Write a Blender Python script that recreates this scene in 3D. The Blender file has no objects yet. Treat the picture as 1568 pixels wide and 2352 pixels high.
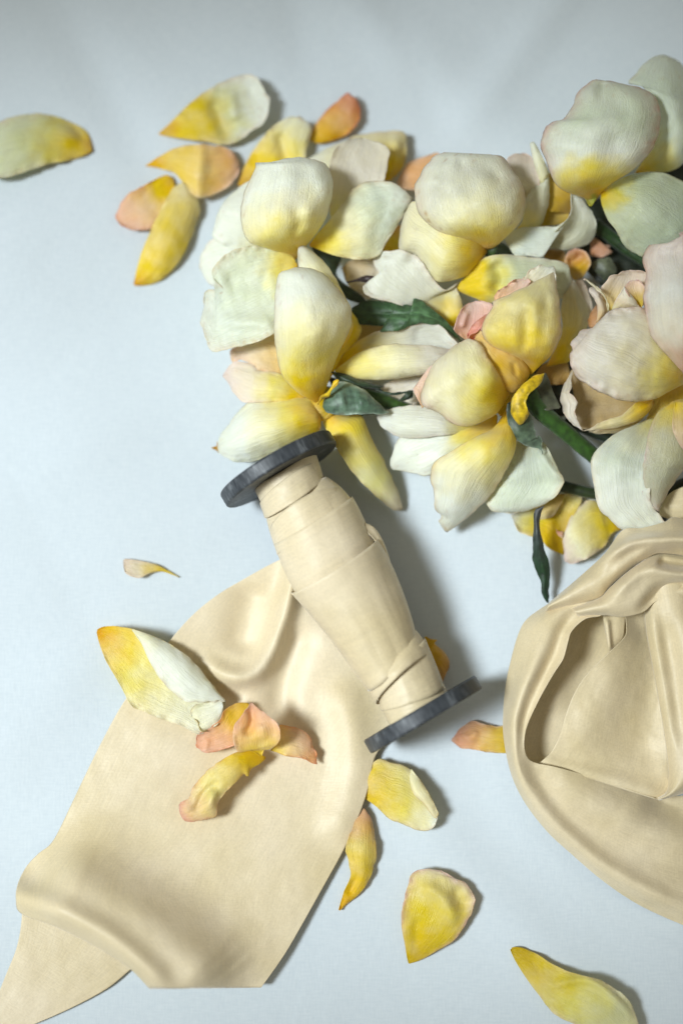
import bpy, math, random
import numpy as np
from mathutils import Vector, Matrix, noise
random.seed(7)
S = bpy.context.scene
COL = S.collection
# ------------------------------------------------------------------ camera
TILT = math.radians(8.3)
DIST = 0.588
LENS, SENS = 60.0, 36.0
cam_loc = Vector((0, -DIST*math.sin(TILT), DIST*math.cos(TILT)))
cd = bpy.data.cameras.new('camera'); cam = bpy.data.objects.new('camera', cd); COL.objects.link(cam)
cam.location = cam_loc; cam.rotation_euler = (TILT, 0, 0)
cd.sensor_fit = 'VERTICAL'; cd.sensor_height = SENS; cd.lens = LENS
cd.clip_start = 0.01; cd.clip_end = 20
cd.dof.use_dof = True; cd.dof.focus_distance = DIST - 0.024; cd.dof.aperture_fstop = 2.5
S.camera = cam
# ------------------------------------------------------------------ light
w = bpy.data.worlds.new('World'); S.world = w; w.use_nodes = True
bg = w.node_tree.nodes['Background']
bg.inputs[0].default_value = (0.92, 0.86, 0.70, 1); bg.inputs[1].default_value = 0.26
def area(name, loc, target, size, sy, power, col, spread=180):
    l = bpy.data.lights.new(name, 'AREA'); l.shape = 'RECTANGLE'; l.size = size; l.size_y = sy
    l.energy = power; l.color = col; l.spread = math.radians(spread)
    o = bpy.data.objects.new(name, l); COL.objects.link(o); o.location = loc
    d = Vector(target) - Vector(loc); o.rotation_euler = d.to_track_quat('-Z', 'Y').to_euler()
    return o
area('window_light', (-0.50, -0.08, 0.70), (-0.046, -0.016, 0), 0.37, 0.37, 0.50, (0.885, 0.963, 1.0), 19)
S.view_settings.view_transform = 'Standard'; S.view_settings.look = 'None'
S.view_settings.exposure = 0.16; S.view_settings.gamma = 1
# ------------------------------------------------------------------ helpers: photograph points to places
CROPS = {0: (0, 0, 1.74171), 1: (0, 200, .76531), 2: (760, 500, .63776), 3: (1500, 500, .78508), 4: (1500, 1100, .78508),
         5: (760, 1200, .63776), 6: (850, 1650, .73342), 7: (1900, 2000, .59527), 8: (300, 2400, .70153),
         9: (0, 3000, .89286), 10: (1300, 2800, .91263), 12: (2031, 150, .44643), 13: (2131, 850, .38265),
         14: (1931, 1650, .5102), 15: (1250, 950, .41454)}
K = 1.74171
def px(crop, pts):
    a = np.array(pts, float); ox, oy, s = CROPS[crop]
    return np.stack([(ox + a[:, 0]*s)/K, (oy + a[:, 1]*s)/K], 1)
def cloth(x, y):
    """height of the white cloth, metres"""
    def g(v, c, s): return np.exp(-((v-c)/s)**2)
    h = 0.0
    # soft step: the upper left corner slopes away from the window
    sg = lambda t: 1/(1+np.exp(-np.clip(t, -40, 40)))
    sp = lambda t, q: q*np.logaddexp(0, t/q)
    d1 = (x + 0.095)*-0.515 + (y - 0.060)*0.857          # above the diagonal fold at the upper left
    h = h + sg((-x-0.02)/.018)*0.007*(1-np.exp(-sp(d1, .004)/.035))
    d2 = -(x + 0.098)*0.92 - (y + 0.017)*0.39            # left of the short fold beside it
    h = h + sg((y+0.055)/.012)*sg((.015-y)/.012)*0.0030*(1-np.exp(-sp(d2, .003)/.018))
    h = h + 0.0030*g(x*0.8+y*0.6, -0.06, 0.05)*g(x, -0.09, 0.06)
    h = h + 0.0016*g(y + 0.02 - 0.35*x, 0.0, 0.012)*g(x, -0.10, 0.05)
    h = h + 0.0020*g(y + 0.9*x, 0.19, 0.02) + 0.0018*g(y - 0.5*x, 0.155, 0.018)
    h = h + 0.0012*g(y + 0.3*x, -0.125, 0.02)
    def cr(ax, ay, bx, by, w_, a_):
        L_ = math.hypot(bx-ax, by-ay); ux, uy = (bx-ax)/L_, (by-ay)/L_
        t_ = (x-ax)*ux+(y-ay)*uy; p_ = (y-ay)*ux-(x-ax)*uy
        q_ = 1/(1+np.exp(-t_/.012))/(1+np.exp((t_-L_)/.012))
        return a_*q_*np.exp(-(p_/w_)**2)
    h = h + cr(.045, .140, .095, .21, .007, .0022) + cr(.02, .175, .035, .14, .0045, -.0014) + cr(-.10, .18, -.06, .11, .009, -.0018) + cr(.0, .19, .03, .155, .008, .0014) + cr(-.02, .20, -.01, .15, .006, -.0010)
    h = h + cr(-.11, .01, -.07, .03, .010, .0014) + cr(-.10, -.02, -.04, -.005, .008, .0010)
    h = h + cr(.02, -.10, .09, -.17, .010, .0018) + cr(.03, -.05, .05, -.11, .010, -.0010) + cr(-.12, -.09, -.08, -.05, .012, .0014)
    h = h + 0.0007*np.sin(x*42+y*17) + 0.0006*np.sin(x*-23+y*55+1.0)
    return h
cT, sT = math.cos(TILT), math.sin(TILT)
def W(P, z):
    """P (n,2) picture points, z heights above the cloth in cm -> world xyz at their own distance"""
    X = (P[..., 0]-784)/2352*SENS/LENS; Y = (1176-P[..., 1])/2352*SENS/LENS
    dx, dy, dz = X, Y*cT + sT, Y*sT - cT
    zm = z*0.01
    zz = zm
    for _ in range(3):
        t = (zz - cam_loc.z)/dz
        x = cam_loc.x + dx*t; y = cam_loc.y + dy*t
        zz = zm + cloth(x, y)
    return np.stack([x, y, zz], -1)
def spline(pts, n, closed=False, spacing=None, sm=True):
    p = np.asarray(pts, float)
    if len(p) == 2 or not sm: q = p
    else:
        e = np.vstack([2*p[0]-p[1], p, 2*p[-1]-p[-2]]); out = []
        for i in range(1, len(e)-2):
            a, b, c, d = e[i-1], e[i], e[i+1], e[i+2]
            for t in np.linspace(0, 1, 12, endpoint=False):
                out.append(.5*((2*b)+(-a+c)*t+(2*a-5*b+4*c-d)*t*t+(-a+3*b-3*c+d)*t**3))
        out.append(p[-1]); q = np.array(out)
    L = np.r_[0, np.cumsum(np.linalg.norm(np.diff(q, axis=0), axis=1))]; L /= L[-1]
    s = np.linspace(0, 1, n) if spacing is None else spacing
    return np.stack([np.interp(s, L, q[:, k]) for k in range(q.shape[1])], 1)
def curve1(vals, s):
    v = np.array(vals, float)[:, None]
    if len(v) == 1: return np.full(len(s), v[0, 0])
    t = np.linspace(0, 1, len(v))[:, None]
    q = spline(np.hstack([t*1e3, v]), 200)
    return np.interp(s, q[:, 0]/1e3, q[:, 1])
def seg_dist(P, poly):
    best = np.full(P.shape[:-1], 1e9)
    for a, b in zip(poly[:-1], poly[1:]):
        ab = b-a; t = np.clip(((P-a)@ab)/max(ab@ab, 1e-9), 0, 1)
        best = np.minimum(best, np.linalg.norm(P-(a+t[..., None]*ab), axis=-1))
    return best
def ridge(P, poly, wd, taper=.22):
    best = np.full(P.shape[:-1], 1e9); tt = np.zeros(P.shape[:-1])
    L = np.r_[0, np.cumsum(np.linalg.norm(np.diff(poly, axis=0), axis=1))]; T = L[-1]
    for k, (a, b) in enumerate(zip(poly[:-1], poly[1:])):
        ab = b-a; t = np.clip(((P-a)@ab)/max(ab@ab, 1e-9), 0, 1)
        dd = np.linalg.norm(P-(a+t[..., None]*ab), axis=-1); m = dd < best
        best = np.where(m, dd, best); tt = np.where(m, (L[k]+t*(L[k+1]-L[k]))/T, tt)
    q = np.clip(np.minimum(tt, 1-tt)/taper, 0, 1); q = q*q*(3-2*q)
    return np.exp(-(best/wd)**2)*q
def side(P, poly):
    """signed distance: + on the right of the polyline as drawn in the picture"""
    d = seg_dist(P, poly); a, b = poly[0], poly[-1]
    # sign from nearest segment
    best = np.full(P.shape[:-1], 1e9); sg = np.ones(P.shape[:-1])
    for a, b in zip(poly[:-1], poly[1:]):
        ab = b-a; t = np.clip(((P-a)@ab)/max(ab@ab, 1e-9), 0, 1)
        r = P-(a+t[..., None]*ab); dd = np.linalg.norm(r, axis=-1)
        cr = ab[0]*r[..., 1]-ab[1]*r[..., 0]
        m = dd < best; best = np.where(m, dd, best); sg = np.where(m, np.sign(cr), sg)
    return d*sg
def fbm(P, scale, seed, oct=3):
    out = np.zeros(P.shape[:-1]); it = np.nditer(out, flags=['multi_index'], op_flags=['writeonly'])
    for v in it:
        p = P[it.multi_index]
        v[...] = noise.fractal(Vector((p[0]*scale, p[1]*scale, seed*7.31)), 1.0, 2.0, oct)
    return out
def lin(c):
    c = np.array(c, float)/255
    return np.where(c <= .04045, c/12.92, ((c+.055)/1.055)**2.4)
# ------------------------------------------------------------------ materials
def mat(name):
    m = bpy.data.materials.new(name); m.use_nodes = True
    nt = m.node_tree; nt.nodes.clear()
    return m, nt, nt.nodes.new, nt.links.new
def petal_material():
    m, nt, N, Lk = mat('petal')
    out = N('ShaderNodeOutputMaterial'); pr = N('ShaderNodeBsdfPrincipled'); tr = N('ShaderNodeBsdfTranslucent'); mx = N('ShaderNodeMixShader')
    at = N('ShaderNodeAttribute'); at.attribute_name = 'Col'
    uv = N('ShaderNodeUVMap')
    mp = N('ShaderNodeMapping'); mp.inputs['Scale'].default_value = (70, 2.6, 1)
    n1 = N('ShaderNodeTexNoise'); n1.inputs['Scale'].default_value = 1; n1.inputs['Detail'].default_value = 4; n1.inputs['Distortion'].default_value = .6
    mp2 = N('ShaderNodeMapping'); mp2.inputs['Scale'].default_value = (34, 30, 1)
    n2 = N('ShaderNodeTexNoise'); n2.inputs['Scale'].default_value = 1; n2.inputs['Detail'].default_value = 3; n2.inputs['Distortion'].default_value = 2.2
    Lk(uv.outputs[0], mp.inputs[0]); Lk(mp.outputs[0], n1.inputs['Vector'])
    Lk(uv.outputs[0], mp2.inputs[0]); Lk(mp2.outputs[0], n2.inputs['Vector'])
    geo = N('ShaderNodeNewGeometry')
    n3 = N('ShaderNodeTexNoise'); n3.inputs['Scale'].default_value = 900; n3.inputs['Detail'].default_value = 3
    n4 = N('ShaderNodeTexNoise'); n4.inputs['Scale'].default_value = 110; n4.inputs['Detail'].default_value = 4
    Lk(geo.outputs['Position'], n3.inputs['Vector']); Lk(geo.outputs['Position'], n4.inputs['Vector'])
    # colour: fine vein tone + blotches
    hsv = N('ShaderNodeHueSaturation'); vr = N('ShaderNodeMapRange')
    vr.inputs['From Min'].default_value = .3; vr.inputs['From Max'].default_value = .7; vr.inputs['To Min'].default_value = .94; vr.inputs['To Max'].default_value = 1.05
    Lk(n1.outputs[0], vr.inputs['Value']); Lk(vr.outputs[0], hsv.inputs['Value'])
    sr = N('ShaderNodeMapRange'); sr.inputs['From Min'].default_value = .3; sr.inputs['From Max'].default_value = .7; sr.inputs['To Min'].default_value = 1.15; sr.inputs['To Max'].default_value = .85
    Lk(n4.outputs[0], sr.inputs['Value']); Lk(sr.outputs[0], hsv.inputs['Saturation'])
    Lk(at.outputs['Color'], hsv.inputs['Color'])
    Lk(hsv.outputs[0], pr.inputs['Base Color'])
    g = N('ShaderNodeHueSaturation'); g.inputs['Saturation'].default_value = 1.35; Lk(hsv.outputs[0], g.inputs['Color']); Lk(g.outputs[0], tr.inputs['Color'])
    pr.inputs['Roughness'].default_value = .36; pr.inputs['Specular IOR Level'].default_value = .45
    pr.inputs['Sheen Weight'].default_value = .12
    pr.inputs['Subsurface Weight'].default_value = .15; pr.inputs['Subsurface Radius'].default_value = (1, .8, .35); pr.inputs['Subsurface Scale'].default_value = .003
    b1 = N('ShaderNodeBump'); b1.inputs['Strength'].default_value = .4; b1.inputs['Distance'].default_value = .0006
    b2 = N('ShaderNodeBump'); b2.inputs['Strength'].default_value = .6; b2.inputs['Distance'].default_value = .0007
    b3 = N('ShaderNodeBump'); b3.inputs['Strength'].default_value = .25; b3.inputs['Distance'].default_value = .0004
    oi = N('ShaderNodeObjectInfo')
    for bb, lo, hi in ((b1, .3, .65), (b2, .5, .15)):
        q = N('ShaderNodeMapRange'); q.inputs['To Min'].default_value = lo; q.inputs['To Max'].default_value = hi
        Lk(oi.outputs['Random'], q.inputs['Value']); Lk(q.outputs[0], bb.inputs['Strength'])
    Lk(n1.outputs[0], b1.inputs['Height']); Lk(n2.outputs[0], b2.inputs['Height']); Lk(b1.outputs[0], b2.inputs['Normal'])
    Lk(n3.outputs[0], b3.inputs['Height']); Lk(b2.outputs[0], b3.inputs['Normal'])
    Lk(b3.outputs[0], pr.inputs['Normal']); Lk(b1.outputs[0], tr.inputs['Normal'])
    mx.inputs[0].default_value = .24
    Lk(pr.outputs[0], mx.inputs[1]); Lk(tr.outputs[0], mx.inputs[2]); Lk(mx.outputs[0], out.inputs[0])
    return m
def silk_material():
    m, nt, N, Lk = mat('silk')
    out = N('ShaderNodeOutputMaterial'); pr = N('ShaderNodeBsdfPrincipled'); tr = N('ShaderNodeBsdfTranslucent'); mx = N('ShaderNodeMixShader')
    uv = N('ShaderNodeUVMap'); geo = N('ShaderNodeNewGeometry')
    mp = N('ShaderNodeMapping'); mp.inputs['Scale'].default_value = (55, 5, 1)
    n1 = N('ShaderNodeTexNoise'); n1.inputs['Scale'].default_value = 1; n1.inputs['Detail'].default_value = 3
    Lk(uv.outputs[0], mp.inputs[0]); Lk(mp.outputs[0], n1.inputs['Vector'])
    mpb = N('ShaderNodeMapping'); mpb.inputs['Scale'].default_value = (4, 70, 1)
    n2 = N('ShaderNodeTexNoise'); n2.inputs['Scale'].default_value = 1; n2.inputs['Detail'].default_value = 2
    Lk(uv.outputs[0], mpb.inputs[0]); Lk(mpb.outputs[0], n2.inputs['Vector'])
    n3 = N('ShaderNodeTexNoise'); n3.inputs['Scale'].default_value = 28; n3.inputs['Detail'].default_value = 4; Lk(geo.outputs['Position'], n3.inputs['Vector'])
    n4 = N('ShaderNodeTexNoise'); n4.inputs['Scale'].default_value = 1300; n4.inputs['Detail'].default_value = 2; Lk(geo.outputs['Position'], n4.inputs['Vector'])
    mxc = N('ShaderNodeMix'); mxc.data_type = 'RGBA'
    a = lin((236, 221, 191)); b = lin((220, 203, 163))
    mxc.inputs[6].default_value = (*a, 1); mxc.inputs[7].default_value = (*b, 1)
    mr = N('ShaderNodeMapRange'); mr.inputs['From Min'].default_value = .35; mr.inputs['From Max'].default_value = .65; Lk(n3.outputs[0], mr.inputs['Value']); Lk(mr.outputs[0], mxc.inputs[0])
    vm = N('ShaderNodeHueSaturation'); m4 = N('ShaderNodeMapRange'); m4.inputs['From Min'].default_value = .3; m4.inputs['From Max'].default_value = .7
    m4.inputs['To Min'].default_value = .90; m4.inputs['To Max'].default_value = 1.08
    ad = N('ShaderNodeMath'); ad.operation = 'ADD'; Lk(n1.outputs[0], ad.inputs[0]); Lk(n4.outputs[0], ad.inputs[1])
    ml = N('ShaderNodeMath'); ml.operation = 'MULTIPLY'; ml.inputs[1].default_value = .5; Lk(ad.outputs[0], ml.inputs[0])
    Lk(ml.outputs[0], m4.inputs['Value']); Lk(m4.outputs[0], vm.inputs['Value']); Lk(mxc.outputs[2], vm.inputs['Color'])
    Lk(vm.outputs[0], pr.inputs['Base Color']); Lk(vm.outputs[0], tr.inputs['Color'])
    pr.inputs['Roughness'].default_value = .47; pr.inputs['Specular IOR Level'].default_value = .45
    pr.inputs['Sheen Weight'].default_value = .4; pr.inputs['Sheen Roughness'].default_value = .4
    b1 = N('ShaderNodeBump'); b1.inputs['Strength'].default_value = .4; b1.inputs['Distance'].default_value = .0002
    Lk(ml.outputs[0], b1.inputs['Height'])
    b2 = N('ShaderNodeBump'); b2.inputs['Strength'].default_value = .3; b2.inputs['Distance'].default_value = .0002
    Lk(n2.outputs[0], b2.inputs['Height']); Lk(b1.outputs[0], b2.inputs['Normal'])
    b3 = N('ShaderNodeBump'); b3.inputs['Strength'].default_value = .12; b3.inputs['Distance'].default_value = .001
    n5 = N('ShaderNodeTexNoise'); n5.inputs['Scale'].default_value = 60; n5.inputs['Detail'].default_value = 3; n5.inputs['Distortion'].default_value = .5; Lk(geo.outputs['Position'], n5.inputs['Vector'])
    Lk(n5.outputs[0], b3.inputs['Height']); Lk(b2.outputs[0], b3.inputs['Normal'])
    Lk(b3.outputs[0], pr.inputs['Normal'])
    mx.inputs[0].default_value = .12
    Lk(pr.outputs[0], mx.inputs[1]); Lk(tr.outputs[0], mx.inputs[2]); Lk(mx.outputs[0], out.inputs[0])
    return m
def cloth_material():
    m, nt, N, Lk = mat('white_cloth')
    out = N('ShaderNodeOutputMaterial'); pr = N('ShaderNodeBsdfPrincipled'); geo = N('ShaderNodeNewGeometry')
    mp = N('ShaderNodeMapping'); mp.inputs['Scale'].default_value = (1500, 260, 1); mp.inputs['Rotation'].default_value = (0, 0, .06)
    Lk(geo.outputs['Position'], mp.inputs[0])
    n1 = N('ShaderNodeTexNoise'); n1.inputs['Scale'].default_value = 1; n1.inputs['Detail'].default_value = 3; Lk(mp.outputs[0], n1.inputs['Vector'])
    mp2 = N('ShaderNodeMapping'); mp2.inputs['Scale'].default_value = (260, 1400, 1); Lk(geo.outputs['Position'], mp2.inputs[0])
    n2 = N('ShaderNodeTexNoise'); n2.inputs['Scale'].default_value = 1; n2.inputs['Detail'].default_value = 2; Lk(mp2.outputs[0], n2.inputs['Vector'])
    n3 = N('ShaderNodeTexNoise'); n3.inputs['Scale'].default_value = 22; n3.inputs['Detail'].default_value = 5; n3.inputs['Distortion'].default_value = .8; Lk(geo.outputs['Position'], n3.inputs['Vector'])
    ad = N('ShaderNodeMath'); ad.operation = 'ADD'; Lk(n1.outputs[0], ad.inputs[0]); Lk(n2.outputs[0], ad.inputs[1])
    rp = N('ShaderNodeMapRange'); rp.inputs['From Min'].default_value = .7; rp.inputs['From Max'].default_value = 1.3; Lk(ad.outputs[0], rp.inputs['Value'])
    mc = N('ShaderNodeMix'); mc.data_type = 'RGBA'; mc.inputs[6].default_value = (*lin((200, 210, 217)), 1); mc.inputs[7].default_value = (*lin((208, 217, 223)), 1)
    Lk(rp.outputs[0], mc.inputs[0]); Lk(mc.outputs[2], pr.inputs['Base Color'])
    pr.inputs['Roughness'].default_value = .85; pr.inputs['Specular IOR Level'].default_value = .2; pr.inputs['Sheen Weight'].default_value = .1
    b1 = N('ShaderNodeBump'); b1.inputs['Strength'].default_value = .25; b1.inputs['Distance'].default_value = .00016; Lk(ad.outputs[0], b1.inputs['Height'])
    b2 = N('ShaderNodeBump'); b2.inputs['Strength'].default_value = .5; b2.inputs['Distance'].default_value = .0016; Lk(n3.outputs[0], b2.inputs['Height']); Lk(b1.outputs[0], b2.inputs['Normal'])
    Lk(b2.outputs[0], pr.inputs['Normal']); Lk(pr.outputs[0], out.inputs[0])
    return m
def leaf_material():
    m, nt, N, Lk = mat('leaf')
    out = N('ShaderNodeOutputMaterial'); pr = N('ShaderNodeBsdfPrincipled'); at = N('ShaderNodeAttribute'); at.attribute_name = 'Col'
    geo = N('ShaderNodeNewGeometry'); n = N('ShaderNodeTexNoise'); n.inputs['Scale'].default_value = 500; n.inputs['Detail'].default_value = 4; Lk(geo.outputs['Position'], n.inputs['Vector'])
    h = N('ShaderNodeHueSaturation'); mr = N('ShaderNodeMapRange'); mr.inputs['From Min'].default_value = .3; mr.inputs['From Max'].default_value = .7; mr.inputs['To Min'].default_value = .35; mr.inputs['To Max'].default_value = .9
    Lk(n.outputs[0], mr.inputs['Value']); Lk(mr.outputs[0], h.inputs['Value']); Lk(at.outputs['Color'], h.inputs['Color']); Lk(h.outputs[0], pr.inputs['Base Color'])
    pr.inputs['Roughness'].default_value = .5; pr.inputs['Sheen Weight'].default_value = .15
    b = N('ShaderNodeBump'); b.inputs['Strength'].default_value = .3; b.inputs['Distance'].default_value = .0003; Lk(n.outputs[0], b.inputs['Height']); Lk(b.outputs[0], pr.inputs['Normal'])
    Lk(pr.outputs[0], out.inputs[0]); return m
def wood_material():
    m, nt, N, Lk = mat('stained_wood')
    out = N('ShaderNodeOutputMaterial'); pr = N('ShaderNodeBsdfPrincipled'); tc = N('ShaderNodeTexCoord')
    mp = N('ShaderNodeMapping'); mp.inputs['Scale'].default_value = (420, 420, 1400); Lk(tc.outputs['Object'], mp.inputs[0])
    mp.inputs['Scale'].default_value = (900, 900, 160)
    n = N('ShaderNodeTexNoise'); n.inputs['Scale'].default_value = 1; n.inputs['Detail'].default_value = 4; Lk(mp.outputs[0], n.inputs['Vector'])
    n2 = N('ShaderNodeTexNoise'); n2.inputs['Scale'].default_value = 150; n2.inputs['Detail'].default_value = 5; Lk(tc.outputs['Object'], n2.inputs['Vector'])
    a = N('ShaderNodeMath'); a.operation = 'MULTIPLY'; n.inputs['Distortion'].default_value = 1.0; Lk(n.outputs[0], a.inputs[0]); Lk(n2.outputs[0], a.inputs[1])
    r = N('ShaderNodeValToRGB'); Lk(a.outputs[0], r.inputs[0])
    r.color_ramp.elements[0].position = .17; r.color_ramp.elements[0].color = (.020, .025, .032, 1)
    r.color_ramp.elements[1].position = .42; r.color_ramp.elements[1].color = (.15, .165, .18, 1)
    e = r.color_ramp.elements.new(.30); e.color = (.055, .063, .073, 1)
    Lk(r.outputs[0], pr.inputs['Base Color']); pr.inputs['Roughness'].default_value = .5
    b = N('ShaderNodeBump'); b.inputs['Strength'].default_value = .2; b.inputs['Distance'].default_value = .0003; Lk(n.outputs[0], b.inputs['Height']); Lk(b.outputs[0], pr.inputs['Normal'])
    Lk(pr.outputs[0], out.inputs[0]); return m
PETAL, SILK, CLOTH, LEAF, WOOD = petal_material(), silk_material(), cloth_material(), leaf_material(), wood_material()
# ------------------------------------------------------------------ object builders
def tag(o, label=None, cat=None, group=None, kind=None):
    for k, v in (('label', label), ('category', cat), ('group', group), ('kind', kind)):
        if v: o[k] = v
    return o
def empty(name, crop, p, label, cat, group=None, z=0.0):
    o = bpy.data.objects.new(name, None); COL.objects.link(o); o.empty_display_size = .01
    o.location = Vector(W(px(crop, [p]), np.array([z]))[0]); return tag(o, label, cat, group)
def link_mesh(name, V, F, material, parent=None, col=None, uv=None, thick=None, smooth=True, off=-1):
    me = bpy.data.meshes.new(name)
    V = np.asarray(V, float)
    org = Vector(parent.location) if parent is not None else Vector(V.mean(0)) if thick is not None else Vector((0, 0, 0))
    if parent is None and thick is not None: org.z = float(V[:, 2].min())
    me.from_pydata([tuple(v) for v in (V - np.array(org))], [], F)
    if col is not None:
        ca = me.color_attributes.new('Col', 'FLOAT_COLOR', 'POINT')
        ca.data.foreach_set('color', np.hstack([np.clip(col, 0, 1), np.ones((len(V), 1))]).astype('f').ravel())
    if uv is not None:
        ul = me.uv_layers.new(name='UVMap')
        idx = np.zeros(len(me.loops), 'i'); me.loops.foreach_get('vertex_index', idx)
        ul.data.foreach_set('uv', uv[idx].astype('f').ravel())
    if smooth: me.polygons.foreach_set('use_smooth', [True]*len(me.polygons))
    me.materials.append(material)
    o = bpy.data.objects.new(name, me); COL.objects.link(o)
    if parent is not None: o.parent = parent
    else: o.location = org
    if thick:
        s = o.modifiers.new('thickness', 'SOLIDIFY'); s.thickness = thick; s.offset = off
    me.update(); return o
# pigments
YD, Y, YL, C, WC, G = (255, 202, 24), (255, 224, 66), (255, 241, 138), (254, 248, 200), (250, 252, 236), (232, 240, 214)
PK, PE, OR, TAN, BG = (252, 224, 208), (255, 214, 166), (255, 190, 96), (216, 182, 120), (236, 226, 202)
BR = (190, 140, 70)
def cmap(stops, t):
    ts = [s[0] for s in stops]; cs = np.array([lin(s[1]) for s in stops])
    return np.stack([np.interp(t, ts, cs[:, k]) for k in range(3)], -1)
SEED = [0]
def grid_patch(A, B, zc, e=(0, 0), pw=2.0, ridges=(), crop=0, cols=None, edge=None, w_mode='taper', nu=40, nv=30,
               bump=.05, ruffle=.06, spots=0, dz=0, rib=0, steps=()):
    """one leaf of surface between picture edges A and B, both from base to tip; z in cm above the cloth"""
    SEED[0] += 1; sd = SEED[0]
    u = np.linspace(.008, .992, nu) if w_mode == 'taper' else np.linspace(0, 1, nu)
    a = spline(A, nu, spacing=u); b = spline(B, nu, spacing=u)
    if w_mode == 'taper' and nu > 26:
        for arr, q in ((a, 0.), (b, 5.)):
            n_ = np.gradient(arr, axis=0); n_ = np.stack([-n_[:, 1], n_[:, 0]], 1); n_ /= np.linalg.norm(n_, axis=1)[:, None]+1e-9
            k = np.array([noise.fractal(Vector((p[0]/26, p[1]/26, sd+q)), 1, 2, 3) for p in arr])*np.clip((u-.25)/.3, 0, 1)*np.clip((1-u)/.05, 0, 1)
            arr += n_*(k*3.2)[:, None]
    th = np.linspace(-math.pi/2, math.pi/2, nv); v = np.sin(th)
    v = .55*v + .45*np.linspace(-1, 1, nv)
    f = (v+1)/2
    P = a[:, None]*(1-f)[None, :, None] + b[:, None]*f[None, :, None]
    wd = np.linalg.norm(a-b, axis=1); wn = wd/wd.max()
    if w_mode != 'taper': wn = np.ones(nu)
    zcu = curve1(zc, u)
    if pw == 1: e = tuple(np.array(q, float)*.68 for q in e)
    def s(t):
        t = np.clip(t, 0, 1)
        return t**2 if pw == 2 else (1-np.sqrt(np.clip(1-.97*t*t, 0, 1)))/(1-math.sqrt(.03))
    eA = curve1(e[0] if np.ndim(e[0]) else [float(e[0])], u); eB = curve1(e[1] if np.ndim(e[1]) else [float(e[1])], u)
    Z = zcu[:, None] + wn[:, None]*(eA[:, None]*s(-v)[None] + eB[:, None]*s(v)[None])
    for r in ridges:
        Z = Z + r[1]*ridge(P, spline(px(crop, r[0]), 24), r[2])
    for r in steps:       # (polyline, rise to its right, width)
        rp = px(crop, r[0]); d = side(P, spline(rp, 24)); Z = Z + r[1]*(.5+.5*np.tanh(d/r[2]))
    if bump: Z = Z + bump*fbm(P, 1/45., sd)
    if pw == 1: Z = Z + .22*fbm(P, 1/110., sd+.3, 2)*np.sin(np.pi*u)[:, None]**.5
    if ruffle:
        ed = np.maximum(np.abs(v)[None]**6, np.clip((u-.85)/.15, 0, 1)[:, None]**2)
        Z = Z + ruffle*fbm(P, 1/22., sd+.5)*ed*2
        e2 = np.maximum(np.abs(v)[None]**4, np.clip((u-.7)/.3, 0, 1)[:, None]**2)*np.clip(u*2, 0, 1)[:, None]
        Z = Z + ruffle*3.0*fbm(P, 1/70., sd+.7, 2)*e2*wn.mean()
    Z = np.maximum(Z + dz, .03)
    X = W(P, Z).reshape(-1, 3)
    F = [(i*nv+j, i*nv+j+1, (i+1)*nv+j+1, (i+1)*nv+j) for i in range(nu-1) for j in range(nv-1)]
    base = .5*(a[0]+b[0]); dist = np.linalg.norm(P-base, axis=-1); dn = dist/dist.max()
    t = .5*dn + .5*u[:, None]
    nz = fbm(P, 1/30., sd+.2)
    cc = None
    if cols is not None:
        cc = cmap(cols, np.clip(t + .07*nz + .04*(np.abs(v)**2)[None], 0, 1))
        if edge is not None:
            ec, es = lin(edge[0]), edge[1]
            ed = np.maximum(np.abs(v)[None]**8*np.clip(u*2.2, 0, 1)[:, None], np.clip((u-.86)/.13, 0, 1)[:, None]**2)
            k = np.clip(ed*es*(1+.8*fbm(P, 1/16., sd+.9)), 0, 1)[..., None]
            cc = cc*(1-k) + ec*k
        if spots:
            n2 = fbm(P, 1/7., sd+3.3); k = np.clip((n2-.42)*3, 0, 1)*spots*np.clip(ed_mask(v, u), 0, 1)
            cc = cc*(1-k[..., None]) + lin(BR)*k[..., None]
        if rib:
            r1 = np.exp(-(v/.07)**2)[None]*np.clip(1.15-u, 0, 1)[:, None]
            ph = (u[:, None]*9 - np.abs(v)[None]*2.2) % 1.0
            r2 = np.exp(-((ph-.5)/.09)**2)*.45*(1-np.abs(v)[None])
            k = np.clip((r1+r2)*rib, 0, 1)[..., None]
            cc = cc*(1-k) + np.clip(cc*2.1+.02, 0, 1)*k
        cc = cc.reshape(-1, 3)
    L = wd.max()/200.; Lu = np.linalg.norm(np.diff((a+b)/2, axis=0), axis=1).sum()/300.
    UV = np.stack(np.broadcast_arrays(f[None]*L + sd*.37, u[:, None]*Lu), -1).reshape(-1, 2)
    return X, F, cc, UV
def ed_mask(v, u): return np.maximum(np.abs(v)[None]**3, np.clip((u-.6)/.4, 0, 1)[:, None])
def jag(p, amp, seed, skip_ends=True):
    return p
def split(crop, pts, tip):
    P = px(crop, pts); A = P[:tip+1]; B = np.vstack([P[:1], P[:tip-1 if tip > 0 else None:-1]])
    return A, B
def merge(parts):
    V, F, Cc, U = [], [], [], []; o = 0
    for x, f, c, uv in parts:
        V.append(x); F += [tuple(i+o for i in q) for q in f]; o += len(x); Cc.append(c); U.append(uv)
    return np.vstack(V), F, (np.vstack(Cc) if Cc[0] is not None else None), np.vstack(U)
CREAM = [(0, YD), (.16, Y), (.42, YL), (.68, C), (1, WC)]
PALE = [(0, Y), (.12, YL), (.35, C), (.6, WC), (1, WC)]
GREEN = [(0, Y), (.10, YL), (.3, C), (.55, G), (1, WC)]
RICH = [(0, YD), (.25, Y), (.6, YL), (.85, C), (1, PK)]
YEL = [(0, YD), (.4, Y), (.8, Y), (1, YL)]
PEACH = [(0, YD), (.25, Y), (.5, PE), (.8, PK), (1, PE)]
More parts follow.
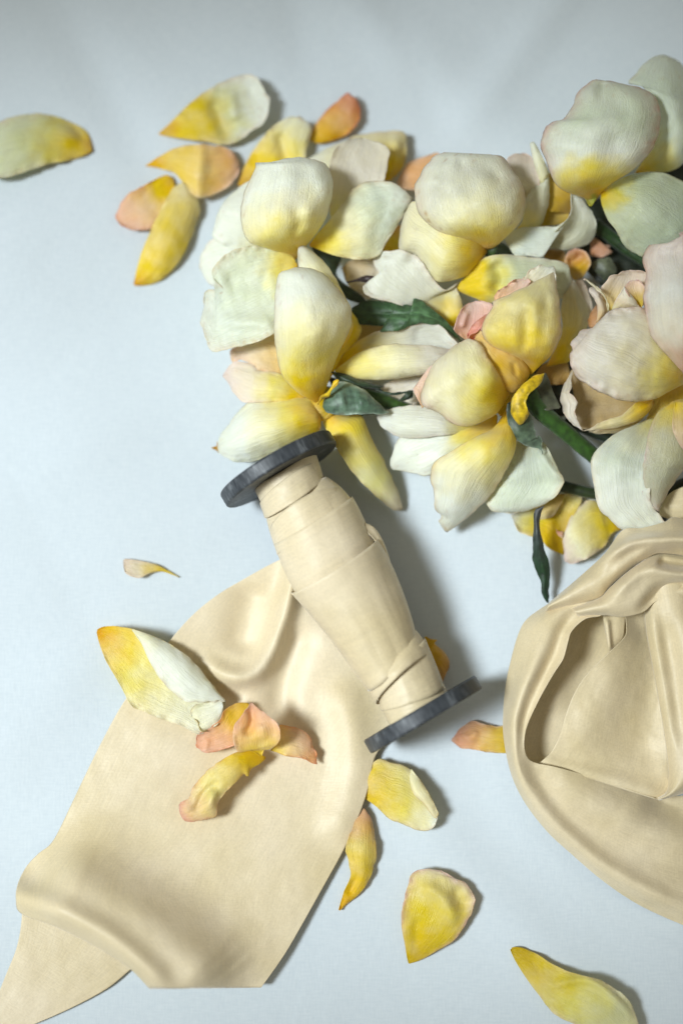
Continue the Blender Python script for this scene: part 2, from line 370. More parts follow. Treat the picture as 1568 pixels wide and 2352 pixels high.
PINKY = [(0, YL), (.3, C), (.7, PK), (1, PK)]
def petal(parent, crop, pts, tip, zc, e=(0, 0), cols=CREAM, edge=((236, 214, 190), .5), name='petal', label=None, cat=None, group=None, extra=(), mat_=None, thick=.0002, **kw):
    A, B = split(crop, pts, tip)
    if mat_ is None: kw.setdefault('spots', .35)
    if mat_ is LEAF: kw.setdefault('rib', .0 if name == 'sepal' and cols is not GL else .8)
    parts = [grid_patch(A, B, zc, e, crop=crop, cols=cols, edge=edge, **kw)]
    for x in extra:
        x = dict(x); c2 = x.pop('crop', crop); A, B = split(c2, x.pop('pts'), x.pop('tip'))
        z2 = x.pop('zc'); e2 = x.pop('e', (0, 0)); co = x.pop('cols', cols); ed = x.pop('edge', edge)
        x.setdefault('dz', kw.get('dz', 0)); parts.append(grid_patch(A, B, z2, e2, crop=c2, cols=co, edge=ed, **x))
    V, F, Cc, U = merge(parts)
    o = link_mesh(name, V, F, mat_ or PETAL, parent, Cc, U, thick)
    if label: tag(o, label, cat, group)
    return o
def tube(name, parent, crop, pts, zs, rad, colour, n=12, segs=40, taper=None):
    P = spline(px(crop, pts), segs); u = np.linspace(0, 1, segs)
    X = W(P, curve1(zs, u)); T = np.gradient(X, axis=0); T /= np.linalg.norm(T, axis=1)[:, None]
    up = np.array([0, 0, 1.]); V = []
    r = curve1(rad, u)*.01
    for i in range(segs):
        s_ = np.cross(T[i], up); s_ /= np.linalg.norm(s_)+1e-9; q = np.cross(s_, T[i])
        rr = r[i]*(1+.05*noise.noise(Vector((i*.35, sum(rad), 0))))
        for k in range(n):
            a = 2*math.pi*k/n; V.append(X[i]+rr*(math.cos(a)*s_+math.sin(a)*q))
    F = [(i*n+k, i*n+(k+1) % n, (i+1)*n+(k+1) % n, (i+1)*n+k) for i in range(segs-1) for k in range(n)]
    F += [tuple(range(n))[::-1], tuple((segs-1)*n+k for k in range(n))]
    c = np.tile(lin(colour), (len(V), 1))
    nn = np.array([noise.noise(Vector(v)*300) for v in V])[:, None]; c = c*(1+.3*nn)
    return link_mesh(name, V, F, LEAF, parent, c, None)
# ------------------------------------------------------------------ the white cloth
n1, n2 = 260, 340
gx = np.linspace(-.55, .6, n1); gy = np.linspace(-.6, .62, n2)
XX, YY = np.meshgrid(gx, gy, indexing='ij'); ZZ = cloth(XX, YY)
V = np.stack([XX, YY, ZZ], -1).reshape(-1, 3)
F = [(i*n2+j, (i+1)*n2+j, (i+1)*n2+j+1, i*n2+j+1) for i in range(n1-1) for j in range(n2-1)]
tag(link_mesh('tablecloth', V, F, CLOTH), kind='structure')
#@@ROSES
# ================================================================== roses
DK = [(0, (150, 120, 30)), (.5, (180, 150, 60)), (1, (200, 175, 110))]
GRP = 'cut roses heaped together'
# ---- rose at the upper left of the heap
ra = empty('rose', 2, (700, 800), 'white rose at the upper left of the heap, big rounded petal with pointed corner', 'rose', GRP)
petal(ra, 2, [(620, 800), (400, 780), (220, 760), (140, 700), (150, 640), (185, 525), (240, 450), (340, 370), (470, 330), (620, 480)], 5, [1.0, 1.7, 1.3], (-.3, -.4), cols=PALE, edge=(WC, .3))
petal(ra, 2, [(600, 830), (450, 960), (250, 1060), (185, 1030), (110, 980), (55, 890), (75, 805), (140, 715), (250, 680), (430, 720)], 5, [1.0, 1.5, 1.0], (-.35, -.3), cols=PALE, edge=(PK, .3), ridges=[([(340, 740), (200, 700)], .1, 8)])
petal(ra, 2, [(890, 620), (860, 400), (875, 250), (910, 150), (1000, 95), (1080, 83), (1170, 105), (1245, 150), (1240, 230), (1215, 350), (1100, 520)], 5, [1.2, 1.9, 1.7], (.1, .2), cols=[(0, YL), (.4, BG), (1, (232, 226, 205))], edge=((214, 200, 170), .5))
petal(ra, 2, [(660, 850), (560, 800), (450, 765), (360, 725), (318, 610), (325, 480), (375, 340), (412, 262), (412, 236), (440, 262), (520, 228), (610, 206), (710, 204), (800, 222), (868, 268), (895, 350), (885, 480), (845, 600), (770, 710), (720, 770)], 11, [1.7, 4.0, 4.1, 3.4], (-1.5, -1.5), pw=1, cols=[(0, YD), (.12, Y), (.3, YL), (.5, C), (.7, WC), (1, WC)], edge=(BG, .4), ridges=[([(640, 500), (690, 620), (620, 700)], -.16, 12), ([(730, 520), (760, 600)], .12, 14), ([(470, 300), (600, 280), (800, 300)], -.08, 12)], bump=.08)
petal(ra, 2, [(745, 757), (790, 690), (870, 600), (950, 500), (1010, 412), (1090, 362), (1180, 350), (1280, 363), (1340, 405), (1397, 465), (1340, 565), (1280, 665), (1220, 760), (1160, 832), (1050, 845), (930, 826), (830, 792)], 9, [1.9, 2.6, 2.7, 2.5], (-.25, -.5), cols=[(0, YD), (.1, Y), (.25, YL), (.4, C), (.7, G), (1, WC)], edge=((214, 178, 120), .5), ridges=[([(890, 600), (1010, 610), (1130, 560)], -.12, 10), ([(1180, 420), (1100, 600), (1060, 780)], .1, 20)], bump=.09)
petal(ra, 15, [(850, -120), (870, -20), (870, 140), (740, 150), (640, 145), (720, 0), (760, -100)], 4, [.9, 1.2, 1.1], cols=[(0, OR), (.5, Y), (1, YD)], edge=None)
# ---- rose at the left edge, in front
rb = empty('rose', 2, (820, 1700), 'pale yellow rose nearest the spool, wavy notched petal at its left and yellow heart', 'rose', GRP)
petal(rb, 5, [(660, 430), (570, 470), (440, 445), (390, 405), (320, 375), (262, 388), (252, 320), (350, 270), (525, 190), (640, 230)], 5, [1.3, 1.6, 1.2], (.0, .1), cols=[(0, OR), (.3, (248, 214, 140)), (.7, (250, 226, 186)), (1, PK)], edge=(PE, .7))
petal(rb, 5, [(760, 600), (640, 632), (500, 642), (350, 648), (290, 600), (240, 525), (203, 480), (230, 430), (290, 385), (380, 398), (440, 442), (560, 460), (680, 540)], 6, [1.5, 1.9, 1.1], (-.25, -.2), cols=[(0, YD), (.2, Y), (.4, YL), (.65, (248, 236, 206)), (1, (244, 226, 212))], edge=(PK, .5))
petal(rb, 5, [(820, 740), (770, 640), (700, 612), (560, 632), (400, 632), (330, 678), (260, 760), (195, 850), (175, 915), (190, 965), (260, 1005), (350, 1020), (500, 975), (650, 900), (800, 830)], 8, [1.6, 2.3, 2.0, .7], (-.9, -.9), cols=[(0, YD), (.2, Y), (.36, YL), (.55, C), (.75, WC), (1, WC)], edge=(C, .3), extra=[dict(pts=[(205, 930), (180, 900), (165, 885), (172, 915), (135, 928), (165, 940), (195, 965)], tip=4, zc=[.7, .6], cols=[(0, C), (.5, BR), (1, BR)], nu=8, nv=6)])
petal(rb, 5, [(860, 700), (1000, 715), (1080, 730), (1130, 850), (1200, 985), (1270, 1120), (1310, 1220), (1330, 1322), (1262, 1312), (1180, 1245), (1090, 1165), (1000, 1055), (930, 950), (880, 860), (830, 760)], 7, [1.3, 1.8, 1.3, .35], (-.5, -.4), cols=[(0, YD), (.15, Y), (.4, (238, 222, 120)), (.7, (236, 230, 160)), (1, (240, 228, 190))], edge=((220, 180, 120), .4))
petal(rb, 2, [(845, 1660), (960, 1440), (1030, 1370), (1075, 1290), (1062, 1250), (1000, 1170), (900, 1250), (820, 1450)], 3, [1.3, 1.9, 1.7], (-.3, 0), cols=YEL, edge=None)
petal(rb, 2, [(960, 1400), (1020, 1270), (1000, 1180), (975, 1090), (925, 985), (855, 880), (790, 815), (740, 775), (684, 742), (676, 800), (680, 890), (740, 1000), (800, 1200)], 8, [2.2, 2.9, 3.0, 2.6], (-.5, 0), cols=CREAM, edge=(BG, .5))
petal(rb, 2, [(672, 872), (620, 805), (520, 768), (400, 758), (300, 774), (210, 820), (160, 880), (138, 920), (160, 970), (205, 1025), (200, 1045), (160, 1035), (110, 1036), (86, 1075), (90, 1150), (115, 1185), (133, 1215), (125, 1240), (90, 1230), (72, 1245), (95, 1330), (115, 1395), (150, 1422), (250, 1402), (400, 1368), (520, 1312), (610, 1200), (660, 1050)], 14, [2.1, 2.3, 2.1, 1.9], (.25, [.1, .3, -.3]), cols=[(0, YD), (.08, Y), (.2, YL), (.35, (238, 242, 212)), (.7, (234, 240, 218)), (1, (246, 245, 230))], edge=((232, 214, 176), .6), ridges=[([(560, 1250), (350, 1240), (160, 1240)], .22, 16), ([(520, 1000), (300, 980), (200, 1000)], -.15, 25)], ruffle=.04, nu=130)
petal(rb, 2, [(800, 1750), (690, 1690), (615, 1620), (572, 1560), (540, 1430), (525, 1270), (530, 1110), (545, 990), (560, 930), (620, 903), (690, 890), (750, 896), (820, 925), (880, 975), (945, 1050), (1000, 1125), (1015, 1190), (1012, 1260), (975, 1340), (925, 1450), (880, 1570), (850, 1660)], 10, [1.6, 3.3, 4.5, 4.5, 3.9], (-1.6, -1.7), pw=1, cols=[(0, YD), (.2, Y), (.36, YL), (.58, C), (.8, WC), (1, WC)], edge=((226, 206, 176), .5), ridges=[([(900, 1200), (850, 1350), (800, 1600)], -.10, 14), ([(760, 1000), (700, 1300)], .07, 18)], bump=.08)
petal(rb, 15, [(175, 1290), (380, 1040), (520, 955), (640, 905), (860, 870), (1000, 835), (1110, 825), (1215, 845), (1330, 950), (1412, 1052), (1390, 1090), (1200, 1100), (900, 1150), (600, 1200), (350, 1260)], 9, [1.2, 1.6, 1.8, 1.8], (.2, -.2), cols=[(0, YD), (.25, Y), (.4, (226, 214, 160)), (.7, (224, 222, 204)), (1, WC)], edge=(PK, .4), ridges=[([(1040, 850), (1000, 960), (1020, 1020)], -.08, 5)])
petal(rb, 15, [(205, 1292), (330, 1190), (450, 1108), (560, 1068), (700, 1034), (800, 1028), (1000, 1040), (1150, 1045), (1392, 1080), (1330, 1160), (1250, 1245), (1150, 1312), (1000, 1338), (800, 1372), (600, 1378), (450, 1368), (320, 1332)], 8, [1.5, 2.2, 2.5, 2.2], (-.4, -.8), pw=1, cols=[(0, Y), (.2, YL), (.5, C), (.8, (236, 230, 210)), (1, (226, 214, 200))], edge=(PK, .25))
petal(rb, 15, [(620, 1620), (680, 1440), (790, 1375), (950, 1330), (1140, 1310), (1080, 1450), (1010, 1600), (880, 1650), (740, 1640)], 4, [.8, 1.1, 1.2], (-.1, -.1), cols=[(0, TAN), (.4, BG), (1, (232, 226, 210))], edge=(PK, .4))
GL = [(0, (60, 85, 60)), (.5, (96, 122, 100)), (1, (70, 98, 76))]
GD = [(0, (40, 62, 36)), (.6, (52, 76, 50)), (1, (40, 58, 36))]
petal(rb, 15, [(170, 1290), (320, 1318), (480, 1392), (600, 1420), (695, 1440), (640, 1448), (700, 1490), (600, 1475), (400, 1440), (250, 1375)], 6, [1.8, 1.9, 1.4], (-.2, -.2), cols=GD, edge=None, name='sepal', mat_=LEAF, nv=14)
petal(rb, 15, [(600, 1470), (760, 1500), (860, 1490), (930, 1468), (975, 1480), (960, 1545), (880, 1575), (820, 1580), (900, 1560), (945, 1530), (950, 1500), (860, 1512), (740, 1515)], 5, [1.6, 1.7, 1.6], cols=GD, edge=None, name='sepal', mat_=LEAF, nv=8, nu=30, bump=0)
petal(rb, 15, [(755, 1690), (600, 1700), (450, 1722), (340, 1780), (210, 1797), (125, 1755), (88, 1650), (100, 1560), (220, 1560), (500, 1600)], 6, [1.2, 1.3, 1.5], (-.1, .1), cols=[(0, (80, 110, 86)), (1, (50, 76, 50))], edge=((150, 175, 150), .8), name='sepal', mat_=LEAF)
petal(rb, 15, [(95, 1640), (110, 1560), (180, 1455), (240, 1396), (330, 1393), (430, 1436), (530, 1490), (620, 1588), (680, 1650), (748, 1684), (660, 1702), (500, 1706), (300, 1718), (150, 1692)], 9, [2.2, 2.5, 2.4, 1.8], (-.45, -.35), cols=[(0, (64, 96, 66)), (.3, (118, 146, 122)), (.6, (86, 116, 92)), (1, (120, 150, 126))], edge=((190, 208, 190), 1.), name='sepal', mat_=LEAF, ridges=[([(300, 1560), (450, 1540)], -.2, 22)])
petal(rb, 15, [(50, 1615), (75, 1530), (128, 1500), (180, 1440), (200, 1385), (240, 1365), (258, 1378), (235, 1425), (185, 1470), (162, 1535), (100, 1560)], 6, [2.2, 2.7, 2.9], (-.05, -.1), cols=[(0, (200, 150, 10)), (.5, (250, 215, 10)), (1, (235, 190, 20))], edge=((130, 90, 20), .5), name='sepal', mat_=LEAF, nu=20, nv=12)
petal(rb, 5, [(900, 560), (930, 640), (900, 720), (830, 760), (760, 740), (720, 660), (780, 580), (860, 540)], 4, [1.4, 1.7, 1.5], (-.2, -.2), cols=[(0, (120, 130, 50)), (.4, (214, 176, 30)), (1, (240, 200, 50))], edge=None, name='receptacle', nu=24, nv=18)
tube('stem', rb, 15, [(330, 1480), (640, 1560), (860, 1640), (1100, 1740)], [1.5, 1.2, 1.0, .8], [.25, .24, .22], (58, 92, 30))
# ---- rose top centre
rc = empty('rose', 3, (540, 640), 'rounded cream rose at the top centre with brown flecks on its left edge', 'rose', GRP)
petal(rc, 3, [(760, 430), (720, 300), (665, 190), (700, 152), (760, 143), (805, 180), (835, 290), (810, 400)], 4, [1.8, 2.4, 2.0], (0, .1), cols=[(0, TAN), (.4, BG), (1, (224, 206, 188))], edge=(PK, .5))
petal(rc, 3, [(715, 535), (750, 480), (765, 380), (830, 290), (878, 240), (888, 330), (872, 430), (842, 517), (780, 535)], 4, [1.8, 2.6, 2.4], (-.2, -.4), cols=[(0, Y), (.2, YL), (.5, (232, 226, 190)), (1, WC)], edge=(BG, .3))
petal(rc, 3, [(840, 295), (808, 200), (786, 95), (808, 86), (845, 150), (882, 238), (870, 280)], 2, [2.4, 2.8, 2.7], (-.1, -.1), cols=[(0, C), (1, WC)], edge=(WC, .2), nu=24, nv=12)
petal(rc, 3, [(570, 640), (500, 545), (300, 440), (200, 385), (150, 450), (128, 560), (133, 645), (205, 660), (255, 720), (308, 792), (360, 797), (450, 772), (512, 722), (545, 680)], 4, [2.2, 3.3, 3.1, 2.4], (.2, -1.2), cols=[(0, YD), (.22, Y), (.4, YL), (.6, C), (1, (244, 236, 200))], edge=(BG, .2), bump=.05)
petal(rc, 3, [(570, 636), (490, 606), (400, 580), (300, 528), (232, 468), (200, 390), (206, 300), (238, 235), (290, 168), (345, 140), (352, 132), (400, 152), (460, 172), (530, 150), (600, 150), (655, 166), (692, 222), (745, 300), (765, 400), (742, 490), (680, 560), (615, 618)], 12, [2.3, 4.3, 4.6, 3.6], (-1.6, -1.7), pw=1, cols=[(0, YD), (.1, Y), (.26, YL), (.42, C), (.62, (234, 232, 206)), (1, WC)], edge=((236, 204, 176), .5), ridges=[([(640, 320), (600, 240), (480, 190)], -.12, 14), ([(440, 170), (430, 230)], -.15, 8)], spots=.8, bump=.08)
tube('stem', rc, 3, [(580, 630), (640, 640), (700, 700)], [2.2, 1.6, 1.0], [.3, .25, .2], (60, 84, 34))
# ---- rose top right
rd = empty('rose', 12, (780, 1450), 'largest cream rose in the upper right corner with pink rimmed petal and green yellow base', 'rose', GRP)
petal(rd, 12, [(1130, 1220), (1260, 1000), (1340, 800), (1290, 560), (1180, 430), (1070, 410), (1130, 330), (1230, 230), (1330, 162), (1400, 153), (1455, 178), (1580, 262), (1680, 500), (1680, 900), (1580, 1110), (1490, 1185), (1350, 1215)], 9, [1.3, 3.2, 3.3, 2.1], (-.4, -1.2), cols=[(0, YD), (.1, Y), (.24, (240, 228, 140)), (.42, G), (.7, (224, 233, 212)), (1, (228, 234, 216))], edge=(BG, .3), bump=.08)
petal(rd, 12, [(560, 1570), (340, 1545), (320, 1400), (360, 1230), (480, 1200), (640, 1300), (600, 1450)], 2, [1.6, 2.0, 1.8], (0, 0), cols=[(0, (200, 150, 30)), (.6, (222, 184, 70)), (1, (226, 190, 90))], edge=None)
petal(rd, 12, [(545, 1575), (555, 1620), (480, 1672), (300, 1692), (290, 1630), (345, 1540), (450, 1560)], 3, [1.6, 1.6, 1.4], (-.1, .1), cols=[(0, (230, 190, 40)), (1, (210, 170, 30))], edge=None, nu=20, nv=14)
petal(rd, 12, [(770, 1480), (640, 1425), (520, 1385), (430, 1320), (370, 1200), (330, 1080), (290, 970), (312, 860), (345, 790), (420, 745), (475, 738), (555, 645), (600, 540), (645, 455), (700, 418), (770, 378), (830, 396), (900, 383), (1000, 408), (1150, 438), (1250, 478), (1315, 520), (1352, 600), (1370, 710), (1352, 850), (1300, 985), (1200, 1115), (1080, 1215), (950, 1295), (860, 1370)], 17, [2.0, 4.3, 4.9, 4.6, 4.0], (-1.8, -1.7), pw=1, cols=[(0, (200, 196, 30)), (.06, YD), (.16, Y), (.28, YL), (.44, WC), (.7, G), (1, (226, 228, 206))], edge=((226, 178, 156), .75), ridges=[([(840, 380), (850, 470), (800, 560)], -.14, 10), ([(480, 760), (420, 950)], -.12, 20), ([(760, 420), (740, 520)], .08, 8)], bump=.08, nu=50, nv=36)
petal(rd, 12, [(800, 1400), (740, 1510), (690, 1440), (620, 1400), (700, 1340), (820, 1360)], 3, [2.4, 2.3, 2.5], cols=[(0, (150, 170, 40)), (1, (214, 200, 50))], edge=None, name='receptacle', nu=16, nv=12)
petal(rd, 12, [(830, 1385), (950, 1290), (1100, 1228), (1250, 1205), (1400, 1213), (1510, 1262), (1640, 1340), (1750, 1500), (1720, 1750), (1560, 1920), (1320, 1960), (1205, 1972), (1140, 1940), (1060, 1890), (1010, 1820), (960, 1722), (895, 1640), (855, 1550), (828, 1460)], 9, [2.5, 3.3, 3.0, 2.2], (-.5, -.9), cols=[(0, YD), (.1, Y), (.2, (228, 216, 100)), (.3, (216, 222, 182)), (.7, (206, 217, 190)), (1, (214, 224, 200))], edge=((224, 224, 180), .6), ridges=[([(900, 1500), (1060, 1530), (1210, 1540)], -.12, 10)], bump=.07)
petal(rd, 12, [(0, 1745), (120, 1706), (290, 1694), (430, 1694), (520, 1650), (450, 1740), (385, 1785), (350, 1840), (328, 1915), (303, 1968), (150, 1962), (60, 1952), (10, 1880), (-30, 1800)], 6, [2.0, 2.3, 2.4, 2.3], (.1, -.1), cols=[(0, YL), (.12, C), (.4, (224, 232, 214)), (1, WC)], edge=((224, 204, 160), .3))
petal(rd, 12, [(360, 1880), (330, 1840), (375, 1785), (440, 1722), (520, 1640), (568, 1560), (572, 1450), (562, 1375), (588, 1345), (650, 1430), (725, 1525), (792, 1640), (782, 1760), (722, 1850), (620, 1885), (500, 1905)], 7, [1.7, 2.1, 2.6], ([.5, .6, .2], -.3), cols=[(0, (214, 208, 170)), (.5, (212, 212, 184)), (1, WC)], edge=(WC, .5))
tube('stem', rd, 13, [(640, 120), (820, 260), (1000, 400), (1180, 520)], [1.3, 1.0, .9, .8], [.25, .22, .2], (40, 70, 28))
# ---- centre rose
rf = empty('rose', 4, (740, 620), 'yellow rose with pink ruffled heart and a yellow streaked sepal', 'rose', GRP)
petal(rf, 4, [(870, 470), (900, 400), (945, 300), (950, 150), (965, 50), (1005, 25), (1035, 60), (1062, 120), (1092, 190), (1078, 270), (1030, 310), (1008, 360), (990, 440), (930, 455)], 5, [1.5, 2.3, 2.1], (-.2, -.5), cols=[(0, YD), (.2, Y), (.45, YL), (.8, (226, 216, 170)), (1, BG)], edge=(BG, .3), ridges=[([(990, 60), (1040, 200), (1010, 350)], .18, 12)])
petal(rf, 4, [(1040, 300), (1010, 130), (1020, 40), (1055, 22), (1080, 80), (1105, 160), (1098, 230)], 3, [1.4, 1.8, 1.6], cols=[(0, (210, 180, 110)), (.5, BG), (1, (226, 208, 190))], edge=(PK, .4), nu=24, nv=16)
petal(rf, 4, [(980, 450), (990, 540), (900, 560), (800, 560), (840, 470), (900, 440)], 2, [1.3, 1.2], cols=[(0, TAN), (1, (180, 130, 40))], edge=None, nu=20, nv=14)
petal(rf, 4, [(520, 768), (420, 730), (330, 690), (240, 668), (150, 668), (60, 690), (8, 722), (30, 770), (80, 802), (130, 822), (220, 830), (400, 810), (500, 800)], 6, [1.7, 2.3, 1.9, 1.2], (-.3, -.3), cols=[(0, Y), (.15, YL), (.35, (232, 230, 210)), (1, WC)], edge=(PK, .3))
petal(rf, 4, [(620, 710), (500, 772), (400, 797), (250, 786), (155, 803), (110, 850), (82, 925), (78, 975), (100, 994), (180, 1006), (290, 1015), (400, 910), (520, 840), (610, 780)], 7, [1.9, 2.1, 1.6, .9], (-.3, -.2), cols=[(0, YD), (.25, Y), (.38, YL), (.55, WC), (1, WC)], edge=((232, 222, 200), .4), ridges=[([(200, 930), (330, 880)], -.1, 12)])
petal(rf, 4, [(725, 830), (790, 870), (852, 852), (900, 925), (935, 995), (963, 1050), (935, 1105), (895, 1150), (800, 1192), (700, 1213), (600, 1205), (568, 1150), (630, 1060), (690, 950)], 9, [1.6, 1.9, 1.6, .9], ([-.1, .3, -.2], -.3), cols=[(0, (226, 218, 170)), (.3, (214, 222, 200)), (.7, G), (1, WC)], edge=((222, 196, 140), .5), ridges=[([(830, 880), (900, 1000), (960, 1050)], .2, 10)], spots=.4)
petal(rf, 4, [(665, 690), (600, 785), (500, 832), (380, 905), (300, 958), (284, 1020), (300, 1110), (302, 1190), (340, 1228), (322, 1252), (362, 1312), (430, 1262), (540, 1172), (602, 1100), (650, 1020), (702, 920), (716, 840), (702, 770), (685, 700)], 10, [2.0, 3.1, 2.9, 2.0, .7], (-.6, -1.0), cols=[(0, YD), (.2, Y), (.36, YL), (.55, C), (.8, WC), (1, WC)], edge=((226, 190, 130), .5), bump=.08)
petal(rf, 4, [(480, 345), (410, 292), (403, 262), (440, 172), (500, 134), (560, 140), (600, 152), (600, 230), (560, 300)], 4, [2.4, 2.7, 2.5], (.2, .2), cols=[(0, PE), (.4, (240, 190, 170)), (1, PK)], edge=((236, 186, 168), .6), ridges=[([(440, 280), (470, 180)], .12, 6)])
petal(rf, 4, [(470, 335), (470, 300), (500, 250), (560, 200), (590, 210), (560, 290), (520, 320)], 3, [2.7, 3.0, 3.0], (.1, .1), cols=[(0, (236, 150, 126)), (1, (240, 178, 154))], edge=((232, 150, 130), .6), ruffle=.2, nu=20, nv=14)
petal(rf, 4, [(480, 350), (480, 310), (520, 290), (560, 240), (580, 270), (530, 330)], 3, [3.0, 3.2], (.1, 0), cols=[(0, (238, 160, 136)), (1, (244, 190, 168))], edge=((232, 150, 130), .6), ruffle=.2, nu=16, nv=12)
petal(rf, 4, [(620, 170), (605, 120), (625, 80), (670, 55), (700, 30), (760, 12), (790, 30), (760, 80), (680, 140)], 5, [3.1, 3.3, 3.2], (.1, .1), cols=[(0, PE), (.5, (244, 206, 170)), (1, PK)], edge=((236, 180, 150), .7), ruffle=.25)
petal(rf, 3, [(780, 830), (745, 790), (765, 770), (790, 740), (850, 713), (890, 740), (912, 722), (922, 800), (900, 850)], 5, [3.2, 3.2, 3.0], (0, .1), cols=[(0, (244, 230, 190)), (1, WC)], edge=(PK, .5), ruffle=.15)
petal(rf, 4, [(755, 560), (700, 600), (640, 560), (560, 440), (500, 330), (535, 285), (640, 370), (740, 425), (785, 500)], 4, [2.3, 3.3, 3.5, 3.1], (-.4, -.1), cols=[(0, YD), (.3, (244, 200, 80)), (1, (246, 214, 140))], edge=None, ridges=[([(700, 440), (720, 520)], -.1, 6)])
petal(rf, 4, [(690, 600), (625, 700), (560, 742), (480, 772), (400, 762), (320, 705), (240, 662), (234, 600), (255, 540), (300, 452), (368, 390), (430, 342), (480, 325), (530, 345), (580, 420), (625, 500), (665, 560)], 11, [2.3, 3.9, 4.0, 3.2], (-1.3, -.7), pw=1, cols=[(0, YD), (.2, Y), (.36, YL), (.6, C), (1, (240, 232, 206))], edge=((240, 208, 186), .6), bump=.06)
petal(rf, 4, [(240, 680), (195, 590), (205, 570), (250, 500), (300, 450), (340, 480), (300, 600)], 2, [2.3, 2.5, 2.4], (0, 0), cols=[(0, PE), (1, PK)], edge=((238, 196, 178), .6), nu=20, nv=12)
petal(rf, 4, [(790, 512), (745, 440), (690, 412), (620, 378), (562, 335), (540, 282), (560, 220), (598, 150), (600, 135), (700, 90), (800, 40), (870, 14), (895, 22), (908, -20), (925, 60), (940, 130), (946, 210), (944, 310), (905, 400), (850, 455)], 12, [2.4, 4.2, 4.5, 3.8], (-1.3, -1.5), pw=1, cols=[(0, YD), (.25, Y), (.5, (246, 228, 130)), (.8, (242, 232, 172)), (1, (238, 226, 186))], edge=(PK, .5), ridges=[([(760, 150), (770, 300), (740, 420)], -.14, 12), ([(860, 80), (880, 200)], -.1, 10), ([(800, 120), (830, 300)], .1, 12)], bump=.10)
petal(rf, 4, [(800, 610), (830, 545), (868, 498), (885, 560), (865, 640), (945, 672), (880, 690), (820, 660)], 4, [2.4, 2.3, 1.9], cols=[(0, (60, 66, 44)), (1, (104, 108, 86))], edge=((120, 120, 100), .5), name='sepal', mat_=LEAF, nv=14)
petal(rf, 4, [(675, 650), (668, 700), (682, 780), (720, 842), (780, 868), (832, 882), (852, 916), (850, 850), (832, 812), (822, 832), (812, 775), (795, 730), (770, 690), (720, 660)], 6, [2.8, 2.6, 2.2], (-.15, -.2), cols=[(0, (36, 50, 26)), (.4, (70, 90, 62)), (1, (124, 148, 124))], edge=((170, 186, 166), .7), name='sepal', mat_=LEAF)
petal(rf, 4, [(862, 500), (800, 520), (722, 588), (690, 650), (700, 722), (735, 766), (780, 712), (768, 640), (792, 600), (840, 552)], 5, [3.0, 3.2, 3.1, 2.8], (-.15, -.15), cols=[(0, (240, 200, 20)), (.6, (252, 214, 10)), (1, (226, 190, 30))], edge=((120, 120, 40), .3), name='sepal', mat_=LEAF)
petal(rf, 4, [(790, 500), (860, 520), (820, 620), (740, 700), (640, 720), (600, 660), (660, 560)], 4, [2.0, 2.0, 1.9], (-.2, -.2), cols=[(0, (120, 130, 40)), (.5, (190, 160, 30)), (1, (226, 180, 30))], edge=None, name='receptacle', nu=24, nv=18)
petal(rf, 15, [(180, 760), (420, 760), (700, 860), (720, 1000), (500, 1120), (250, 1180), (120, 1000)], 3, [.6, .8, .7], (-.1, -.1), cols=[(0, (200, 160, 60)), (.6, (214, 184, 120)), (1, TAN)], edge=None)  # added filler petal in shaded tones, covers lit cloth showing through the heap
tube('stem', rf, 4, [(770, 600), (840, 690), (980, 810), (1110, 920), (1250, 1040)], [2.3, 2.0, 1.7, 1.4, 1.0], [.34, .30, .28, .26], (52, 92, 22))
# ---- right rose
rg = empty('rose', 4, (1568, 560), 'blush rose cut by the right edge with folded heart petals and long petals hanging down', 'rose', GRP)
petal(rg, 14, [(1340, 40), (1200, 92), (1030, 172), (930, 250), (862, 340), (845, 430), (868, 590), (900, 740), (940, 792), (1020, 862), (1080, 912), (1200, 940), (1270, 970), (1330, 952), (1362, 962), (1372, 925), (1412, 932), (1426, 880), (1395, 810), (1340, 750), (1310, 640), (1330, 450), (1340, 250)], 14, [1.8, 2.5, 2.6, 2.2, 1.9], (-.3, .1), cols=[(0, YL), (.2, (232, 230, 190)), (.4, (222, 228, 206)), (.7, WC), (1, WC)], edge=((232, 212, 176), .5), ridges=[([(1150, 480), (1230, 500)], -.06, 3), ([(1190, 830), (1220, 920)], -.06, 4), ([(1000, 350), (1150, 430), (1240, 470)], .08, 14)], bump=.07, ruffle=.1)
petal(rg, 14, [(1490, -90), (1370, 0), (1310, 125), (1280, 250), (1247, 450), (1245, 600), (1262, 662), (1310, 722), (1372, 782), (1400, 700), (1470, 590), (1555, 465), (1660, 350), (1680, 0), (1600, -100)], 8, [2.4, 3.0, 2.9, 2.3], (-.3, -.8), cols=[(0, YD), (.15, (226, 206, 100)), (.35, (206, 200, 160)), (.7, (200, 198, 166)), (1, (214, 206, 182))], edge=((224, 198, 186), .6))
petal(rg, 14, [(1500, -80), (1480, 100), (1510, 200), (1568, 290), (1680, 200), (1680, -60)], 3, [3.0, 3.3, 3.1], (-.1, 0), cols=[(0, Y), (.3, (226, 200, 120)), (1, (224, 196, 170))], edge=(PK, .4), nu=20, nv=12)
petal(rg, 4, [(1420, 560), (1200, 560), (1020, 480), (985, 520), (1010, 600), (1010, 700), (1045, 782), (1150, 775), (1260, 730), (1330, 660), (1400, 640)], 5, [1.6, 1.5, 1.7], (.2, .3), cols=[(0, (200, 160, 70)), (.5, (212, 184, 130)), (1, (214, 190, 150))], edge=None)
petal(rg, 4, [(1010, 480), (962, 560), (945, 640), (968, 718), (1010, 762), (1060, 795), (1045, 775), (1018, 700), (1028, 650), (1005, 610), (990, 600), (1000, 575), (998, 530)], 5, [2.0, 2.6, 2.4], (-.4, .2), cols=[(0, BG), (1, (236, 228, 210))], edge=(PK, .4), ruffle=.15)
